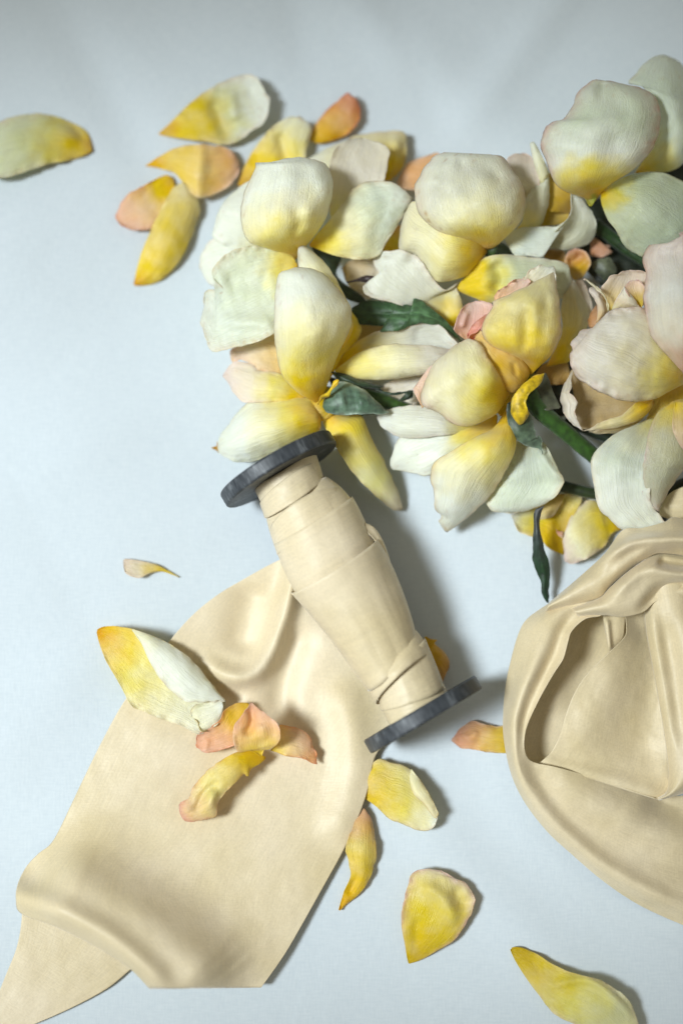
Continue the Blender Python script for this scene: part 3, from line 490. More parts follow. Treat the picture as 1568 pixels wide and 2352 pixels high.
petal(rg, 4, [(1420, 640), (1380, 710), (1290, 790), (1180, 810), (1085, 797), (1200, 770), (1300, 740)], 4, [1.6, 2.0, 1.8], (-.3, 0), cols=[(0, YD), (.4, (236, 210, 130)), (1, (232, 214, 176))], edge=None, nv=14)
petal(rg, 4, [(1415, 625), (1405, 680), (1350, 735), (1240, 775), (1130, 790), (1060, 795), (1110, 775), (1180, 735), (1250, 715), (1330, 650), (1380, 640)], 5, [2.3, 2.7, 2.4], (-.35, .1), cols=[(0, YD), (.3, Y), (.55, (240, 226, 160)), (1, (236, 222, 190))], edge=(PK, .3), nv=18)
petal(rg, 13, [(820, 1060), (690, 880), (705, 790), (800, 662), (860, 648), (930, 620), (1000, 602), (1120, 620), (1210, 660), (1180, 900), (1100, 1000)], 6, [2.8, 3.1, 3.3], ([.2, .3], .3), cols=[(0, Y), (.3, (240, 216, 150)), (.6, (238, 222, 192)), (1, (232, 212, 196))], edge=(PK, .5))
petal(rg, 13, [(1120, 1000), (1000, 860), (960, 780), (1010, 715), (1085, 705), (1150, 745), (1190, 860)], 4, [3.3, 3.6, 3.6], (.1, .2), cols=[(0, Y), (.4, (238, 210, 130)), (1, PK)], edge=((228, 184, 176), .8), ruffle=.1)
petal(rg, 13, [(810, 1030), (870, 900), (950, 775), (1010, 850), (1070, 920), (1110, 990), (1000, 1000), (900, 1010)], 2, [3.3, 3.7, 3.8], (-.05, -.2), cols=[(0, C), (.5, (242, 226, 190)), (1, WC)], edge=(PK, .4))
petal(rg, 13, [(570, 1140), (600, 1050), (660, 960), (690, 1060), (670, 1180), (590, 1205)], 2, [2.2, 2.5, 2.5], cols=[(0, (200, 140, 80)), (1, (206, 160, 120))], edge=None, nu=20, nv=12)
petal(rg, 13, [(655, 1190), (670, 1060), (665, 970), (620, 880), (580, 810), (595, 782), (650, 790), (710, 850), (760, 950), (780, 1035), (720, 1110)], 4, [3.0, 3.4, 3.4], (-.1, -.3), cols=[(0, PE), (.3, (240, 216, 170)), (1, (232, 222, 210))], edge=(PK, .5))
petal(rg, 13, [(785, 1030), (750, 900), (680, 810), (590, 750), (524, 700), (560, 704), (650, 760), (720, 830), (780, 940)], 4, [3.5, 3.7, 3.6], (-.1, -.1), cols=[(0, C), (1, (222, 214, 180))], edge=(PK, .5), nv=12)
petal(rg, 13, [(1660, 1750), (1400, 1885), (1300, 1940), (1150, 1972), (950, 1970), (780, 1912), (600, 1822), (470, 1742), (402, 1650), (380, 1550), (384, 1462), (405, 1480), (398, 1440), (412, 1420), (388, 1390), (400, 1350), (435, 1342), (478, 1350), (472, 1320), (490, 1300), (466, 1275), (520, 1217), (580, 1216), (650, 1182), (700, 1120), (762, 1060), (850, 1012), (1000, 985), (1160, 990), (1320, 1100), (1620, 1450)], 19, [2.3, 3.7, 4.3, 4.0, 3.2], (-1.4, [-.6, -.5, -.9]), pw=1, cols=[(0, YD), (.12, Y), (.26, YL), (.45, (240, 230, 190)), (.75, (238, 232, 214)), (1, (240, 226, 212))], edge=((240, 208, 190), .5), ridges=[([(820, 1030), (880, 1110)], -.15, 10), ([(1050, 1650), (1110, 1660)], .07, 12)], bump=.09, ruffle=.15, nu=60, nv=40)
petal(rg, 13, [(1680, 1800), (1530, 1640), (1420, 1520), (1300, 1390), (1215, 1260), (1175, 1100), (1152, 900), (1160, 740), (1182, 640), (1145, 560), (1140, 470), (1185, 370), (1225, 335), (1350, 325), (1480, 300), (1535, 272), (1525, 225), (1565, 195), (1750, 260), (1900, 800), (1850, 1400)], 16, [2.9, 4.6, 5.0, 4.6, 4.4], (-1.5, -1.0), pw=1, cols=[(0, (240, 190, 120)), (.16, (244, 206, 178)), (.34, (236, 226, 200)), (.6, (238, 236, 222)), (1, (240, 222, 208))], edge=((236, 196, 178), .7), ridges=[([(1280, 450), (1450, 420), (1560, 360)], -.2, 10), ([(1250, 470), (1210, 600)], -.12, 8)], bump=.08, ruffle=.15)
petal(rg, 4, [(1500, 520), (1580, 560), (1640, 700), (1560, 860), (1440, 860), (1380, 760), (1420, 620)], 4, [1.6, 1.7, 1.5], (-.1, -.1), cols=[(0, YD), (.5, (230, 200, 90)), (1, (226, 206, 140))], edge=None)  # added filler petal, closes a gap where lit cloth showed
tube('stem', rg, 14, [(560, 560), (740, 610), (900, 640), (1100, 640)], [.9, .9, .9, .9], [.2, .2, .2], (44, 62, 22))
tube('stem', rg, 14, [(640, 60), (850, 150), (1000, 210), (1200, 300)], [.8, .8, .8, .8], [.2, .2, .2], (30, 50, 28))
tube('stem', rg, 14, [(1330, 900), (1440, 700), (1540, 600), (1640, 560)], [.7, .8, .9, .9], [.3, .3, .3], (24, 36, 20))
#@@LOOSE
# ================================================================== loose petals and leaves
LG = 'loose rose petals'
def loose(crop, pts, tip, zc, label, **kw):
    if zc[0] <= .6:          # lies on the cloth or the ribbon: shallow curl
        q = .62
        zc = [z*q for z in zc]
        if 'e' in kw: kw['e'] = tuple([t*q for t in v] if np.ndim(v) else v*q for v in kw['e'])
        if 'ridges' in kw: kw['ridges'] = [(r[0], r[1]*.7, r[2]) for r in kw['ridges']]
        for x in kw.get('extra', ()):
            x['zc'] = [z*q for z in x['zc']]
            if 'e' in x: x['e'] = tuple(v*q for v in x['e'])
    return petal(None, crop, pts, tip, zc, name='rose_petal', label=label, cat='petal', group=LG, **kw)
loose(1, [(485, 530), (468, 450), (430, 408), (370, 378), (270, 342), (170, 335), (80, 350), (0, 378), (-120, 440), (-170, 560), (-100, 650), (0, 668), (80, 657), (170, 625), (250, 597), (350, 580), (430, 556)], 9, [.1, .8, 1.2, .8], 'green tinged cream petal with yellow base, cut by the left edge of the picture', e=(-.7, -.3), cols=[(0, (236, 180, 10)), (.15, (240, 206, 50)), (.36, (232, 220, 120)), (.55, (228, 230, 180)), (1, (234, 238, 212))], ridges=[([(455, 500), (380, 400), (250, 350)], -.2, 10)])
loose(1, [(825, 440), (900, 370), (990, 280), (1090, 205), (1200, 150), (1285, 128), (1350, 150), (1378, 205), (1412, 245), (1405, 305), (1378, 385), (1300, 440), (1190, 497), (1090, 482), (1000, 470), (920, 460)], 8, [.1, .7, .9, 1.2], 'large petal, yellow half and white half, topmost in the upper left group', e=(.1, -.1), cols=[(0, (240, 170, 0)), (.2, Y), (.45, (238, 212, 80)), (.62, (228, 226, 160)), (.8, WC), (1, WC)], ridges=[([(1110, 240), (1150, 360), (1195, 480)], -.35, 16), ([(1200, 200), (1230, 380)], .25, 16), ([(1290, 240), (1340, 210)], -.15, 10)])
loose(1, [(758, 605), (830, 560), (900, 520), (1000, 492), (1080, 494), (1200, 520), (1252, 585), (1240, 655), (1170, 730), (1045, 775), (990, 740), (920, 650), (850, 622)], 6, [.1, .9, 1.0, .6], 'orange yellow petal folded along its middle, below the big two tone petal', e=(-.2, -.4), cols=[(0, (255, 190, 0)), (.3, (255, 220, 60)), (.55, (255, 226, 130)), (.8, (252, 206, 140)), (1, (250, 206, 180))], ridges=[([(1065, 400), (1050, 560), (1040, 700), (1045, 860)], .3, 18)])
loose(1, [(900, 665), (860, 655), (800, 682), (720, 725), (660, 765), (603, 868), (622, 908), (690, 942), (800, 932), (860, 840), (915, 740)], 5, [.2, .6, .4], 'peach petal with yellow base and ragged tip, lowest left in the upper left group', e=(.1, .1), cols=[(0, (255, 200, 0)), (.3, (255, 222, 60)), (.5, (255, 218, 150)), (1, (252, 200, 172))], edge=((214, 130, 100), .6))
loose(1, [(700, 1232), (712, 1160), (740, 1060), (790, 940), (850, 820), (900, 730), (955, 690), (1042, 780), (1032, 900), (990, 1010), (942, 1100), (870, 1182), (790, 1226)], 6, [.1, .9, 1.1, .9], 'long narrow yellow petal pointing down beneath the peach petals', e=(-.3, -.6), cols=[(0, (240, 170, 0)), (.2, Y), (.6, (240, 214, 100)), (1, (244, 230, 170))], edge=None)
loose(0, [(545, 428), (560, 385), (595, 325), (645, 278), (690, 267), (716, 292), (705, 340), (690, 400), (640, 430), (590, 420)], 4, [.2, .9, 1.2], 'yellow petal with white tip tucked behind the upper left rose', e=(-.1, -.2), cols=[(0, (244, 180, 0)), (.4, Y), (.7, YL), (1, WC)], ridges=[([(640, 300), (660, 380)], -.3, 12)])
loose(0, [(708, 322), (725, 285), (760, 242), (800, 212), (822, 232), (825, 270), (802, 305), (762, 323), (735, 329)], 3, [.3, .8, .9], 'small orange petal standing upright above the heap', e=(-.2, -.3), cols=[(0, (236, 190, 30)), (.5, (242, 190, 100)), (1, (230, 140, 110))], edge=((214, 120, 96), .6))
loose(2, [(1250, 350), (1310, 300), (1352, 220), (1357, 110), (1330, 40), (1180, 44), (1050, 68), (900, 130), (740, 215), (700, 260), (900, 320)], 8, [.6, 1.4, .9], 'pale petal with bright yellow side lying behind the upper left rose', e=(-.5, .1), cols=[(0, YD), (.2, Y), (.4, (240, 226, 160)), (1, WC)], ridges=[([(1312, 55), (1280, 200), (1225, 340)], .3, 10)])
loose(3, [(330, 290), (330, 150), (270, 155), (170, 190), (110, 295), (150, 330), (250, 330)], 3, [.8, 1.1, .8], 'peach petal peeping out between the two top left roses', e=(0, -.1), cols=[(0, OR), (1, (236, 184, 140))], nu=20, nv=14)
loose(15, [(1395, 865), (1445, 740), (1430, 600), (1385, 480), (1405, 428), (1345, 490), (1270, 500), (1195, 435), (1120, 340), (1060, 240), (980, 165), (860, 130), (760, 128), (640, 150), (588, 210), (592, 270), (640, 345), (630, 405), (510, 445), (490, 505), (530, 565), (700, 612), (900, 668), (1150, 740), (1320, 850)], 14, [1.2, 1.9, 2.2, 2.0], 'white petal with rolled yellow end, above the green leaf', e=(.2, -.1), cols=[(0, YD), (.14, Y), (.3, (236, 226, 170)), (.45, (232, 230, 206)), (1, WC)], ridges=[([(620, 180), (760, 150), (950, 200)], .18, 14), ([(1385, 480), (1400, 650), (1380, 830)], .3, 20)], nu=50)
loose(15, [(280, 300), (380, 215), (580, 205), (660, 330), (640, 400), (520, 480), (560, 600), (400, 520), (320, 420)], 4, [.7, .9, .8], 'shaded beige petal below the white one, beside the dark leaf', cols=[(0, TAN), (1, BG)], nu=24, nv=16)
loose(3, [(405, 840), (440, 790), (500, 722), (560, 675), (640, 660), (750, 670), (860, 680), (970, 708), (1002, 790), (960, 880), (800, 880), (590, 908), (500, 880)], 8, [1.8, 2.5, 2.5, 2.2], 'greenish petal with vivid yellow end between the top and middle roses', e=(-.1, -.5), cols=[(0, (250, 214, 0)), (.25, (248, 218, 20)), (.38, (236, 226, 130)), (.55, (218, 224, 190)), (1, (216, 218, 190))], ridges=[([(600, 690), (640, 780), (600, 870)], -.35, 18)])
loose(13, [(480, 700), (410, 690), (340, 545), (328, 505), (360, 420), (430, 375), (520, 398), (565, 430), (605, 515), (580, 580), (520, 680)], 5, [1.2, 1.7, 1.7], 'small pink and yellow curled petal in the dark gap between roses', cols=[(0, TAN), (.4, (226, 180, 70)), (1, (224, 160, 130))], ridges=[([(350, 530), (450, 500), (520, 420)], -.3, 10)], nu=24, nv=18)
loose(13, [(600, 440), (600, 300), (650, 262), (700, 310), (760, 345), (805, 350), (750, 400), (835, 412), (760, 450), (690, 472)], 5, [1.0, 1.2, 1.0], 'ragged pink petal scrap deep in the dark gap', cols=[(0, (210, 150, 110)), (1, (220, 170, 140))], nu=24, nv=14)
loose(13, [(330, 540), (120, 480), (130, 380), (300, 390), (340, 450)], 2, [1.2, 1.3], 'brownish yellow petal scrap beneath the curled white petal', cols=[(0, (190, 140, 40)), (1, (170, 120, 40))], nu=16, nv=12)
petal(None, 13, [(740, 720), (670, 640), (605, 550), (690, 480), (780, 470), (850, 530), (870, 620), (800, 690)], 4, [1.1, 1.4, 1.3], (-.2, -.2), cols=[(0, (50, 60, 40)), (1, (120, 126, 100))], edge=None, mat_=LEAF, name='rose_leaf', label='small olive leaf in the dark gap above the right rose', cat='leaf', group='rose leaves')
loose(14, [(632, 1115), (560, 1090), (500, 1052), (470, 1020), (390, 980), (290, 940), (245, 880), (218, 800), (330, 760), (460, 700), (640, 630), (770, 650), (745, 750), (690, 840), (650, 950), (632, 1050)], 7, [.15, .6, .6, .9], 'bright yellow petal under the hanging leaf, curled at its left', e=(.2, .3), cols=[(0, (250, 204, 0)), (.45, (246, 206, 20)), (.7, (240, 222, 100)), (1, WC)], extra=[dict(pts=[(640, 640), (600, 740), (540, 820), (450, 835), (440, 740), (540, 650)], tip=3, zc=[1.3, 1.4, 1.2], e=(-.1, -.1), cols=[(0, (210, 170, 80)), (1, (230, 214, 160))], nu=20, nv=14), dict(pts=[(620, 985), (585, 960), (570, 915), (600, 935), (628, 930)], tip=2, zc=[.9, 1.0], cols=[(0, (240, 200, 170)), (1, (226, 140, 90))], nu=8, nv=6)])
loose(14, [(1100, 905), (950, 780), (890, 700), (820, 690), (755, 725), (690, 820), (642, 930), (628, 1040), (640, 1165), (700, 1187), (800, 1150), (950, 1055), (985, 985), (1015, 945)], 8, [.3, .9, 1.1, .6], 'yellow petal with blush outer edge, touching the silk loop', e=(-.5, -.3), cols=[(0, YD), (.2, Y), (.5, (244, 224, 120)), (.75, C), (1, (236, 212, 196))], edge=((236, 210, 200), .6))
loose(8, [(122, 175), (180, 150), (300, 158), (400, 188), (520, 240), (620, 300), (700, 380), (780, 480), (862, 580), (850, 625), (828, 695), (770, 740), (700, 762), (600, 716), (480, 672), (400, 640), (320, 600), (262, 492), (180, 350), (140, 250)], 8, [.3, .8, .9, .9], 'biggest loose petal, yellow tip and rolled white side, upper left on the flat ribbon', dz=0.3, e=(.3, .2), cols=[(0, (240, 170, 0)), (.12, (246, 200, 40)), (.36, YL), (.6, C), (1, WC)], edge=((228, 210, 170), .5), nu=50,
      extra=[dict(pts=[(322, 168), (400, 188), (520, 240), (620, 300), (700, 380), (780, 480), (862, 580), (760, 582), (650, 578), (560, 530), (480, 440), (420, 340), (375, 240)], tip=6, zc=[1.2, 1.75, 1.8, 1.5], e=(-.5, -.25), cols=[(0, C), (.3, WC), (1, WC)]),
             dict(pts=[(845, 600), (830, 570), (760, 582), (700, 590), (660, 640), (700, 700), (720, 755), (780, 735), (832, 690)], tip=5, zc=[1.3, 1.2, 1.1], e=(-.1, -.1), cols=[(0, WC), (1, C)], edge=(BR, .4), ruffle=.2, nu=20, nv=16)])
loose(8, [(990, 590), (920, 590), (850, 630), (820, 690), (700, 762), (690, 835), (740, 868), (800, 868), (880, 840), (960, 800), (1010, 700)], 5, [.5, .7, .5], 'peach petal with yellow top in the cluster on the ribbon, leftmost of the three', dz=0.5, e=(.2, .1), cols=[(0, (248, 200, 10)), (.35, (246, 204, 70)), (.6, (246, 188, 130)), (1, (244, 196, 170))], edge=((230, 140, 110), .5), ridges=[([(740, 870), (760, 790)], .1, 6)])
loose(8, [(1110, 858), (1165, 800), (1165, 714), (1220, 722), (1290, 735), (1335, 780), (1368, 860), (1382, 938), (1335, 925), (1290, 905), (1200, 890), (1150, 870)], 7, [.5, .8, .2], 'peach petal with drooping tip, rightmost in the cluster on the ribbon', dz=0.55, e=(-.2, -.2), cols=[(0, Y), (.3, (246, 218, 120)), (.6, (246, 206, 150)), (1, (238, 166, 120))], edge=((230, 140, 100), .5))
loose(8, [(1060, 892), (1000, 858), (928, 866), (903, 790), (910, 718), (958, 645), (1010, 584), (1040, 610), (1085, 652), (1142, 690), (1168, 742), (1162, 810), (1110, 852), (1080, 855)], 6, [.7, 1.3, 1.5, 1.4], 'upright peach petal with a centre crease, middle of the cluster on the ribbon', dz=0.5, e=(.1, .1), cols=[(0, Y), (.3, (248, 214, 100)), (.6, (248, 200, 140)), (1, (244, 180, 140))], edge=((250, 214, 190), .5), ridges=[([(1000, 600), (1010, 700), (960, 780)], -.2, 9), ([(1060, 700), (1080, 800)], .1, 12)])
loose(8, [(1090, 900), (1050, 878), (1000, 856), (920, 868), (830, 918), (740, 990), (680, 1060), (648, 1130), (600, 1160), (598, 1210), (632, 1262), (720, 1250), (802, 1235), (812, 1170), (850, 1105), (885, 1075), (915, 1040), (965, 990), (985, 1012), (1000, 965), (1050, 935)], 9, [.6, 1.4, 1.2, .5], 'twisted yellow petal with pink curled end, lowest on the ribbon', dz=0.5, e=(-.3, -.5), cols=[(0, (240, 190, 0)), (.3, (248, 216, 60)), (.6, (246, 232, 150)), (.85, (244, 214, 160)), (1, (236, 176, 150))], edge=((226, 150, 130), .4), ridges=[([(830, 1030), (740, 1100), (680, 1220)], -.3, 9), ([(800, 1080), (760, 1200)], .2, 10), ([(640, 1130), (640, 1220)], .1, 8)])
loose(10, [(120, 420), (160, 350), (225, 262), (290, 272), (380, 305), (430, 368), (470, 440), (497, 502), (485, 540), (462, 568), (430, 577), (350, 550), (280, 520), (220, 465), (165, 430)], 7, [.3, .9, 1.0, .9], 'yellow petal with folded pale rim emerging from under the flat ribbon', e=(-.2, -.3), cols=[(0, YD), (.3, (240, 206, 40)), (.6, (242, 226, 120)), (.85, C), (1, WC)], extra=[dict(pts=[(375, 303), (430, 368), (470, 440), (497, 502), (480, 520), (430, 455), (388, 415), (370, 355)], tip=3, zc=[1.0, 1.35, 1.2], e=(-.1, -.15), cols=[(0, C), (1, (238, 226, 180))], edge=((226, 196, 130), .6), nu=20, nv=10)])
loose(10, [(60, 925), (80, 850), (112, 762), (90, 660), (115, 570), (170, 470), (200, 515), (220, 600), (226, 680), (202, 770), (160, 840), (100, 892)], 5, [.15, .7, 1.0, .6], 'narrow yellow petal with curled pointed base beside the ribbon edge', e=(-.2, -.5), cols=[(0, (244, 180, 0)), (.3, (246, 206, 30)), (.6, (242, 218, 110)), (1, (240, 180, 130))], edge=((236, 206, 160), .3), ridges=[([(140, 770), (100, 860)], -.2, 8)])
loose(10, [(365, 1158), (350, 1080), (334, 980), (345, 880), (374, 780), (400, 750), (450, 738), (500, 745), (560, 778), (612, 800), (655, 865), (640, 935), (602, 1010), (560, 1060), (490, 1100), (420, 1140)], 7, [.1, .8, 1.0, .7], 'wide yellow petal with pinkish rim alone at the lower centre', e=(-.1, -.3), cols=[(0, (230, 190, 0)), (.3, (236, 204, 30)), (.6, (244, 222, 90)), (.85, (240, 224, 150)), (1, PK)], edge=((234, 196, 170), .9), ridges=[([(420, 800), (520, 880), (580, 1000)], .35, 16), ([(560, 820), (620, 920)], -.3, 14), ([(400, 1080), (400, 950)], -.15, 12)])
loose(10, [(810, 1088), (860, 1086), (920, 1110), (1000, 1160), (1080, 1195), (1200, 1225), (1290, 1280), (1350, 1350), (1372, 1430), (1370, 1520), (1250, 1520), (1120, 1440), (1000, 1372), (940, 1300), (880, 1220), (830, 1140)], 9, [.2, .7, 1.3, .9], 'long yellow green petal cut by the bottom edge at the right', e=([-.1, .1, -.5], [.2, -.3, -.6]), cols=[(0, (214, 176, 0)), (.25, (236, 206, 30)), (.5, (234, 222, 110)), (.8, (230, 228, 176)), (1, C)], ridges=[([(1360, 1400), (1250, 1290), (1150, 1230), (1000, 1250), (930, 1260)], .22, 9)])
loose(10, [(830, 215), (790, 118), (740, 118), (650, 94), (600, 120), (552, 176), (600, 212), (690, 226), (790, 232)], 5, [.3, .7, .2], 'peach petal with yellow end tucked under the edge of the silk loop', e=(-.2, -.2), cols=[(0, (246, 206, 20)), (.35, (244, 206, 70)), (.6, (234, 176, 100)), (1, (226, 150, 120))], ridges=[([(590, 150), (640, 170), (665, 130)], .15, 8)])
loose(6, [(1160, 1220), (1190, 1236), (1226, 1240), (1212, 1262), (1268, 1310), (1292, 1372), (1262, 1440), (1220, 1520), (1120, 1400)], 6, [.5, .8, .3], 'orange petal half hidden behind the wound spool', e=(-.2, -.1), cols=[(0, YD), (.4, (244, 190, 30)), (1, (238, 170, 80))], nu=24, nv=16)
loose(0, [(412, 1326), (380, 1308), (350, 1294), (290, 1284), (284, 1300), (290, 1318), (320, 1328), (345, 1316), (375, 1312)], 4, [.05, .35, .25], 'tiny withered petal with curly yellow tail alone on the cloth left of the spool', e=(-.1, .1), cols=[(0, Y), (.4, (240, 210, 90)), (.7, (236, 222, 190)), (1, (226, 200, 176))], nu=24, nv=12)
RL = 'rose leaves'
GAP_SHADE = [(0, (24, 36, 20)), (1, (34, 44, 28))]  # near-black green that paints the shade in the gaps of the heap
petal(None, 12, [(690, 1480), (850, 1440), (920, 1620), (1050, 1820), (1250, 1950), (1300, 2200), (1050, 2300), (800, 2200), (660, 2000), (620, 1750)], 5, [.5, .7, .4], (-.2, -.2), cols=GAP_SHADE, edge=None, mat_=LEAF, name='rose_leaf', label='added dark sheet for the deep shade in the gap below the top right rose', cat='leaf', group=RL)  # leaf-shaped sheet added to blacken this gap
petal(None, 12, [(1250, 1300), (1400, 1180), (1640, 1120), (1700, 1300), (1500, 1500)], 3, [1.0, 1.2, 1.0], cols=GAP_SHADE, edge=None, mat_=LEAF, name='rose_leaf', label='added dark sheet for the shade at the right edge behind the top right rose', cat='leaf', group=RL)  # added too: its dark colour is the shade behind the rose
petal(None, 15, [(140, 1340), (420, 1400), (700, 1500), (820, 1620), (600, 1680), (300, 1640)], 3, [.9, 1.0, .6], (-.1, -.1), cols=GAP_SHADE, edge=None, mat_=LEAF, name='rose_leaf', label='added dark sheet for the shade underneath the grey green sepal of the left rose', cat='leaf', group=RL)  # shade under the sepal, painted on an added leaf shape
petal(None, 4, [(800, 470), (1000, 430), (1010, 620), (960, 720), (860, 700), (760, 620)], 3, [.8, .8, .6], cols=GAP_SHADE, edge=None, mat_=LEAF, name='rose_leaf', label='added dark sheet for the shade between the middle rose and the right rose', cat='leaf', group=RL)  # added leaf shape, coloured dark for the shade between the heads
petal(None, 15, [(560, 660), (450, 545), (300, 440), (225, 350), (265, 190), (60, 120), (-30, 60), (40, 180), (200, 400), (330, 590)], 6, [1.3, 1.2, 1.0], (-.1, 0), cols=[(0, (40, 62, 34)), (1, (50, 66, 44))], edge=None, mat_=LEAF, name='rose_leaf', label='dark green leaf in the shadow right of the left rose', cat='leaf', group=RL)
petal(None, 15, [(1440, 1015), (1345, 870), (1240, 765), (1120, 670), (1060, 615), (1000, 590), (972, 598), (1000, 645), (1052, 690), (960, 662), (880, 642), (832, 622), (815, 636), (700, 606), (690, 624), (560, 610), (440, 640), (368, 690), (384, 745), (382, 775), (430, 800), (440, 825), (560, 845), (690, 850), (648, 914), (740, 912), (850, 895), (930, 850), (1000, 835), (1040, 822), (1130, 838), (1240, 855), (1330, 930)], 17, [1.4, 2.1, 2.2, 1.9, 1.7], (-.1, -.15), cols=[(0, (54, 80, 42)), (.3, (84, 122, 78)), (.55, (66, 104, 62)), (1, (42, 72, 40))], edge=((60, 50, 30), .3), mat_=LEAF, name='rose_leaf', label='serrated green leaf lying across the petals between left and middle roses', cat='leaf', group=RL, nu=110, nv=44, ridges=[([(1400, 960), (1240, 810), (1050, 750), (800, 742), (500, 740)], -.06, 5)], ruffle=.03)
tube('twig', None, 15, [(330, 435), (440, 410), (540, 400), (632, 400)], [1.5, 1.6, 1.8, 1.9], [.03, .05, .13, .04], (50, 24, 26))
tag(bpy.data.objects['twig'], 'thin dark dried twig above the serrated leaf', 'twig')
petal(None, 14, [(482, 728), (455, 790), (444, 900), (478, 1050), (512, 1165), (522, 1300), (512, 1400), (516, 1490), (500, 1496), (460, 1410), (432, 1290), (390, 1165), (388, 1050), (396, 900), (402, 775)], 7, [1.8, 1.5, 1.0, .5], (-.15, -.15), cols=[(0, (62, 60, 60)), (.4, (50, 66, 60)), (.65, (28, 66, 34)), (1, (24, 62, 36))], edge=((20, 36, 24), .4), mat_=LEAF, name='rose_leaf', label='long narrow dark leaf hanging down onto the cloth', cat='leaf', group=RL, bump=.08)
#@@SPOOL
# ================================================================== ribbon spool
AX = Vector((.505, -.863, 0)).normalized()
sp0 = px(0, [(640, 1078)])[0]; sp1 = px(0, [(971, 1641)])[0]
ZS = 2.13
p0 = Vector(W(sp0, np.array(ZS))); p1 = Vector(W(sp1, np.array(ZS)))
zlow = min(p0.z, p1.z)
AX = (p1-p0).normalized()
spool = empty('ribbon_spool', 6, (700, 1000), 'dark wooden spool wound with cream silk ribbon, loose ribbon end spread beside it', 'ribbon spool')
def lathe(name, origin, axis, prof, material, parent, n=72, wob=0):
    q = axis.to_track_quat('Z', 'Y'); V = []; F = []
    for i, (r, h) in enumerate(prof):
        for k in range(n):
            a = 2*math.pi*k/n; V.append((r*math.cos(a), r*math.sin(a), h))
    m = len(prof)
    F = [(i*n+k, i*n+(k+1) % n, (i+1)*n+(k+1) % n, (i+1)*n+k) for i in range(m-1) for k in range(n)]
    F += [tuple(range(n))[::-1], tuple((m-1)*n+k for k in range(n))]
    me = bpy.data.meshes.new(name); me.from_pydata(V, [], F); me.materials.append(material)
    me.polygons.foreach_set('use_smooth', [len(p.vertices) == 4 for p in me.polygons])
    o = bpy.data.objects.new(name, me); COL.objects.link(o); o.parent = parent
    o.location = origin - Vector(parent.location); o.rotation_euler = q.to_euler(); return o
R, T, bv = .0211, .0050, .0006
flange_prof = [(.001, 0), (R-bv*1.6, 0), (R-bv*.9, 0), (R-bv*.3, bv*.4), (R, bv*1.2), (R, bv*1.3), (R, T-bv*1.3), (R, T-bv*1.2), (R-bv*.3, T-bv*.4), (R-bv*.9, T), (R-bv*1.6, T), (.001, T)]
lathe('flange', p0-AX*(T/2), AX, flange_prof, WOOD, spool)
lathe('flange', p1-AX*(T/2), AX, flange_prof, WOOD, spool)
L = (p1-p0).length
lathe('barrel', p0+AX*(T/2), AX, [(.008, 0), (.009, L*.3), (.010, L*.5), (.009, L*.7), (.008, L-T)], WOOD, spool)
zaxis = ZS
def wrap(tl, tr, bl, br, lift=0, nt=64, na=14, sagT=0, sagB=0, arc=(-.45, 3.6), waves=.05, mids=None):
    """a turn of ribbon round the barrel: picture silhouettes of its upper and lower edge"""
    SEED[0] += 1; sd = SEED[0]
    q = px(6, [tl, tr, bl, br]); V = np.zeros((nt, na, 2)); Z = np.zeros((nt, na))
    ml = px(6, mids) if mids else None
    for j in range(na):
        f = j/(na-1)
        l = q[0]*(1-f)+q[2]*f; r = q[1]*(1-f)+q[3]*f
        if ml is not None:
            l = l + (ml[0]-(q[0]+q[2])/2)*4*f*(1-f); r = r + (ml[1]-(q[1]+q[3])/2)*4*f*(1-f)
        c = (l+r)/2; h = (r-l)/2; half = np.linalg.norm(h)
        axd = np.array([.505, .863])
        for i in range(nt):
            t = arc[0]+(arc[1]-arc[0])*i/(nt-1)
            sag = (sagT*(1-f)+sagB*f)*(math.sin(t))
            wv = waves*noise.fractal(Vector((t*1.3, f*1.2, sd*3.1)), 1, 2, 3)
            V[i, j] = c - h*math.cos(t)*(1+.25*wv) + axd*sag
            lf = (lift[0]*(1-f)+lift[1]*f) if isinstance(lift, tuple) else lift
            wv = wv + .030*noise.noise(Vector((t*.7+f*2.2, f*5-t*1.6, sd*1.7)))
            Z[i, j] = zaxis + (half*.0150*.963+wv+lf*.012)*math.sin(t)*.92
    X = W(V, np.maximum(Z, .05)).reshape(-1, 3)
    F = [(i*na+j, i*na+j+1, (i+1)*na+j+1, (i+1)*na+j) for i in range(nt-1) for j in range(na-1)]
    uv = np.stack(np.broadcast_arrays(np.linspace(0, 1, na)[None]*.3+sd, np.linspace(0, 1, nt)[:, None]*.7), -1).reshape(-1, 2)
    return link_mesh('ribbon_turn', X, F, SILK, spool, None, uv, .00018)
wrap((222, 405), (556, 198), (290, 545), (600, 335), lift=(4, 4), sagT=4, sagB=4)
wrap((290, 545), (612, 345), (352, 765), (790, 520), lift=0, sagT=4, sagB=0, mids=[(308, 640), (705, 412)])
wrap((258, 500), (578, 270), (285, 577), (610, 364), lift=(8, 18), sagT=-14, sagB=6)
wrap((318, 650), (700, 420), (352, 775), (770, 500), lift=(9, 2), sagT=-30, sagB=0)
wrap((333, 718), (762, 458), (470, 1020), (895, 745), lift=(18, -2), sagT=4, sagB=8, mids=[(385, 850), (832, 590)])
wrap((880, 1490), (1160, 1230), (922, 1625), (1268, 1502), lift=(0, 8), sagT=4, sagB=8)
wrap((910, 1590), (1262, 1480), (962, 1704), (1300, 1560), lift=0, sagT=6, sagB=6)
wrap((846, 1470), (1100, 1180), (893, 1590), (1192, 1322), lift=(0, 12), sagT=4, sagB=-14, mids=[(862, 1540), (1150, 1240)])
wrap((428, 985), (902, 684), (846, 1516), (1112, 1236), lift=(26, 12), sagT=10, sagB=16, na=40, mids=[(610, 1200), (1040, 985)], waves=.09)
